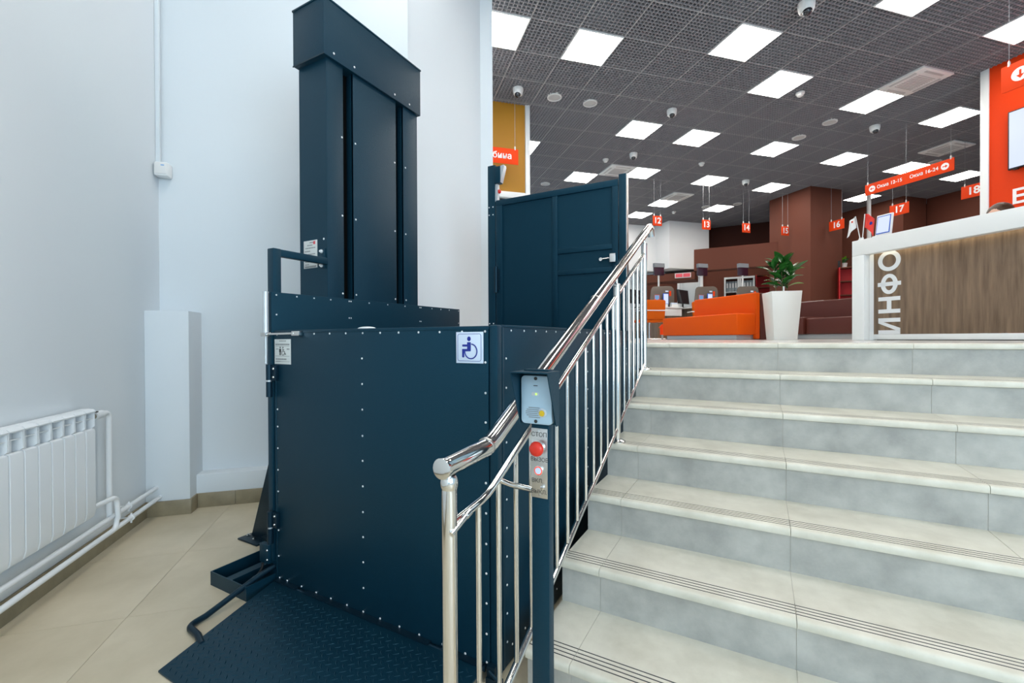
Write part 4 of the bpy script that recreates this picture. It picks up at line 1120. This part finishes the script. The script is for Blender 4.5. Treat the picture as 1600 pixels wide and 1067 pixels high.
part('rim', MB().tube([(-.2, -.12, .05), (.2, -.12, .05), (.2, .12, .05), (-.2, .12, .05), (-.2, -.12, .05)], .006, 6).cyl((-.2, -.12, 0), (-.2, -.12, .05), .005, 6).cyl((.2, -.12, 0), (.2, -.12, .05), .005, 6).cyl((.2, .12, 0), (.2, .12, .05), .005, 6).cyl((-.2, .12, 0), (-.2, .12, .05), .005, 6), M['black'], ty)
ar = thing('arrow_marker', 'small red arrow-shaped marker at the left end of the orange sofa', 'marker', B(5.52, 7.98, F), R45)
part('arrow_plate', MB().prism([(-.05, .10), (.05, .10), (.05, .24), (.085, .24), (0, .32), (-.085, .24), (-.05, .24)], 'y', -.006, .006), M['orange_sign'], ar)
part('foot', MB().box(-.05, .05, -.06, .06, 0, .01).box(-.02, .02, -.005, .005, .01, .10), M['plinth'], ar)

# back wall furniture
d2 = link('door_2', MB().box(-2.22, -1.62, 15.25, 15.29, F+.005, 3.10).mesh('door_2', M['door_w'])); d2['kind'] = 'structure'
dfr = MB().box(-2.30, -2.225, 15.2, 15.32, F, 3.18).box(-1.615, -1.54, 15.2, 15.32, F, 3.18).box(-2.225, -1.615, 15.2, 15.32, 3.105, 3.18)
part('frame', dfr, M['wall_hall'], d2)
part('panel', MB().box(-2.12, -1.72, 15.235, 15.25, F+1.1, 2.98), M['door_w'], d2, .004)
part('panel', MB().box(-2.12, -1.72, 15.235, 15.25, F+.15, F+.95), M['door_w'], d2, .004)
part('handle', MB().cyl((-1.68, 15.21, F+1.02), (-1.78, 15.21, F+1.02), .012, 8).cyl((-1.68, 15.21, F+1.02), (-1.68, 15.25, F+1.02), .01, 8), M['steel'], d2)
struct('wall_service', MB().box(-3.4, -2.31, 15.32, 15.5, F, 3.3).box(-1.53, .6, 15.32, 15.5, F, 3.3).box(-2.31, -1.53, 15.32, 15.5, F, 3.3), M['brown_wall'])
cbn = thing('filing_cabinet', 'white framed glass cabinet full of grey binders behind the counters', 'cabinet', (-.51, 15.0, F))
part('carcass', MB().box(-.41, .41, .38, .4, 0, 1.86).box(-.41, -.39, 0, .38, 0, 1.86).box(.39, .41, 0, .38, 0, 1.86).box(-.39, .39, 0, .38, 1.84, 1.86).box(-.39, .39, 0, .38, 0, .06), M['white'], cbn)
for z in (.5, .95, 1.40): part('shelf', MB().box(-.389, .389, .02, .38, z, z+.02), M['white'], cbn)
for s in (-1, 1):
    x0, x1 = (-.41, -.003) if s < 0 else (.003, .41)
    part('door_frame', MB().box(x0, x0+.045, -.02, -.001, .02, 1.85).box(x1-.045, x1, -.02, -.001, .02, 1.85).box(x0+.045, x1-.045, -.02, -.001, 1.80, 1.85).box(x0+.045, x1-.045, -.02, -.001, .02, .08), M['white'], cbn, .002)
for r_, z in enumerate((.97, 1.42)):
    for k in range(10):
        o = thing('binder', 'grey binder standing in the glass cabinet', 'binder', (-.51-.36+.078*k, 15.06, F+z), 0, 'binders in the glass cabinet')
        part('cover', MB().box(0, .068, 0, .26, 0, .32), M['binder'], o, .002)
        part('spine_label', MB().box(.014, .054, -.002, 0, .12, .26), M['white_pl'], o)
def red_shelf(loc, rz, label, wdt=.45, h=1.9):
    t = thing('red_shelf', label, 'shelf', loc, rz)
    part('back', MB().box(0, wdt, .28, .3, 0, h), M['red_shelf'], t)
    part('side', MB().box(0, .02, 0, .28, 0, h), M['red_shelf'], t)
    part('side', MB().box(wdt-.02, wdt, 0, .28, 0, h), M['red_shelf'], t)
    z = .05
    while z < h:
        part('board', MB().box(.02, wdt-.02, 0, .279, z, z+.022), M['brown_wall'], t); z += (h-.075)/5
red_shelf((-.07, 15.0, F), 0, 'red open shelf beside the glass binder cabinet', .5, 1.88)
red_shelf(B(10.70, 8.27, F), 0, 'red open shelf left of the information desk, behind the brown sofa', .75, 1.74)
bp2 = thing('black_box', 'black box on top of the red shelf by the information desk', 'box', B(10.90, 8.56, F+1.74), 0)
part('body', MB().box(-.15, .12, -.1, .1, 0, .17), M['black'], bp2, .006)
part('lid', MB().box(-.155, .125, -.105, .105, .17, .19), M['black'], bp2, .004)
hp_ = thing('potted_plant', 'small green plant in a white pot on the red shelf', 'plant', B(11.12, 8.48, F+1.74), R45)
part('pot', MB().lathe([(.06, 0), (.08, .14), (.085, .15), (.07, .145)], n=16), M['pot'], hp_)
for k in range(12):
    o = link('leaf', LM[1 if k % 3 else 2], hp_, (0, 0, .14)); az = k*2.4
    o.rotation_euler = (Matrix.Rotation(az, 3, 'Z') @ Matrix.Rotation(.5+.07*k, 3, 'X')).to_euler()
vg = thing('air_grille', 'small pale red air grille under the white bulkhead', 'grille', (-2.12, 13.72, 2.94))
part('frame', MB().box(-.02, .42, -.02, .02, -.02, .12), M['white_pl'], vg)
part('vent', MB().box(.0, .19, -.026, -.02, .0, .10), M['poster_p'], vg)
part('vent', MB().box(.21, .40, -.026, -.02, .0, .10), M['poster_p'], vg)
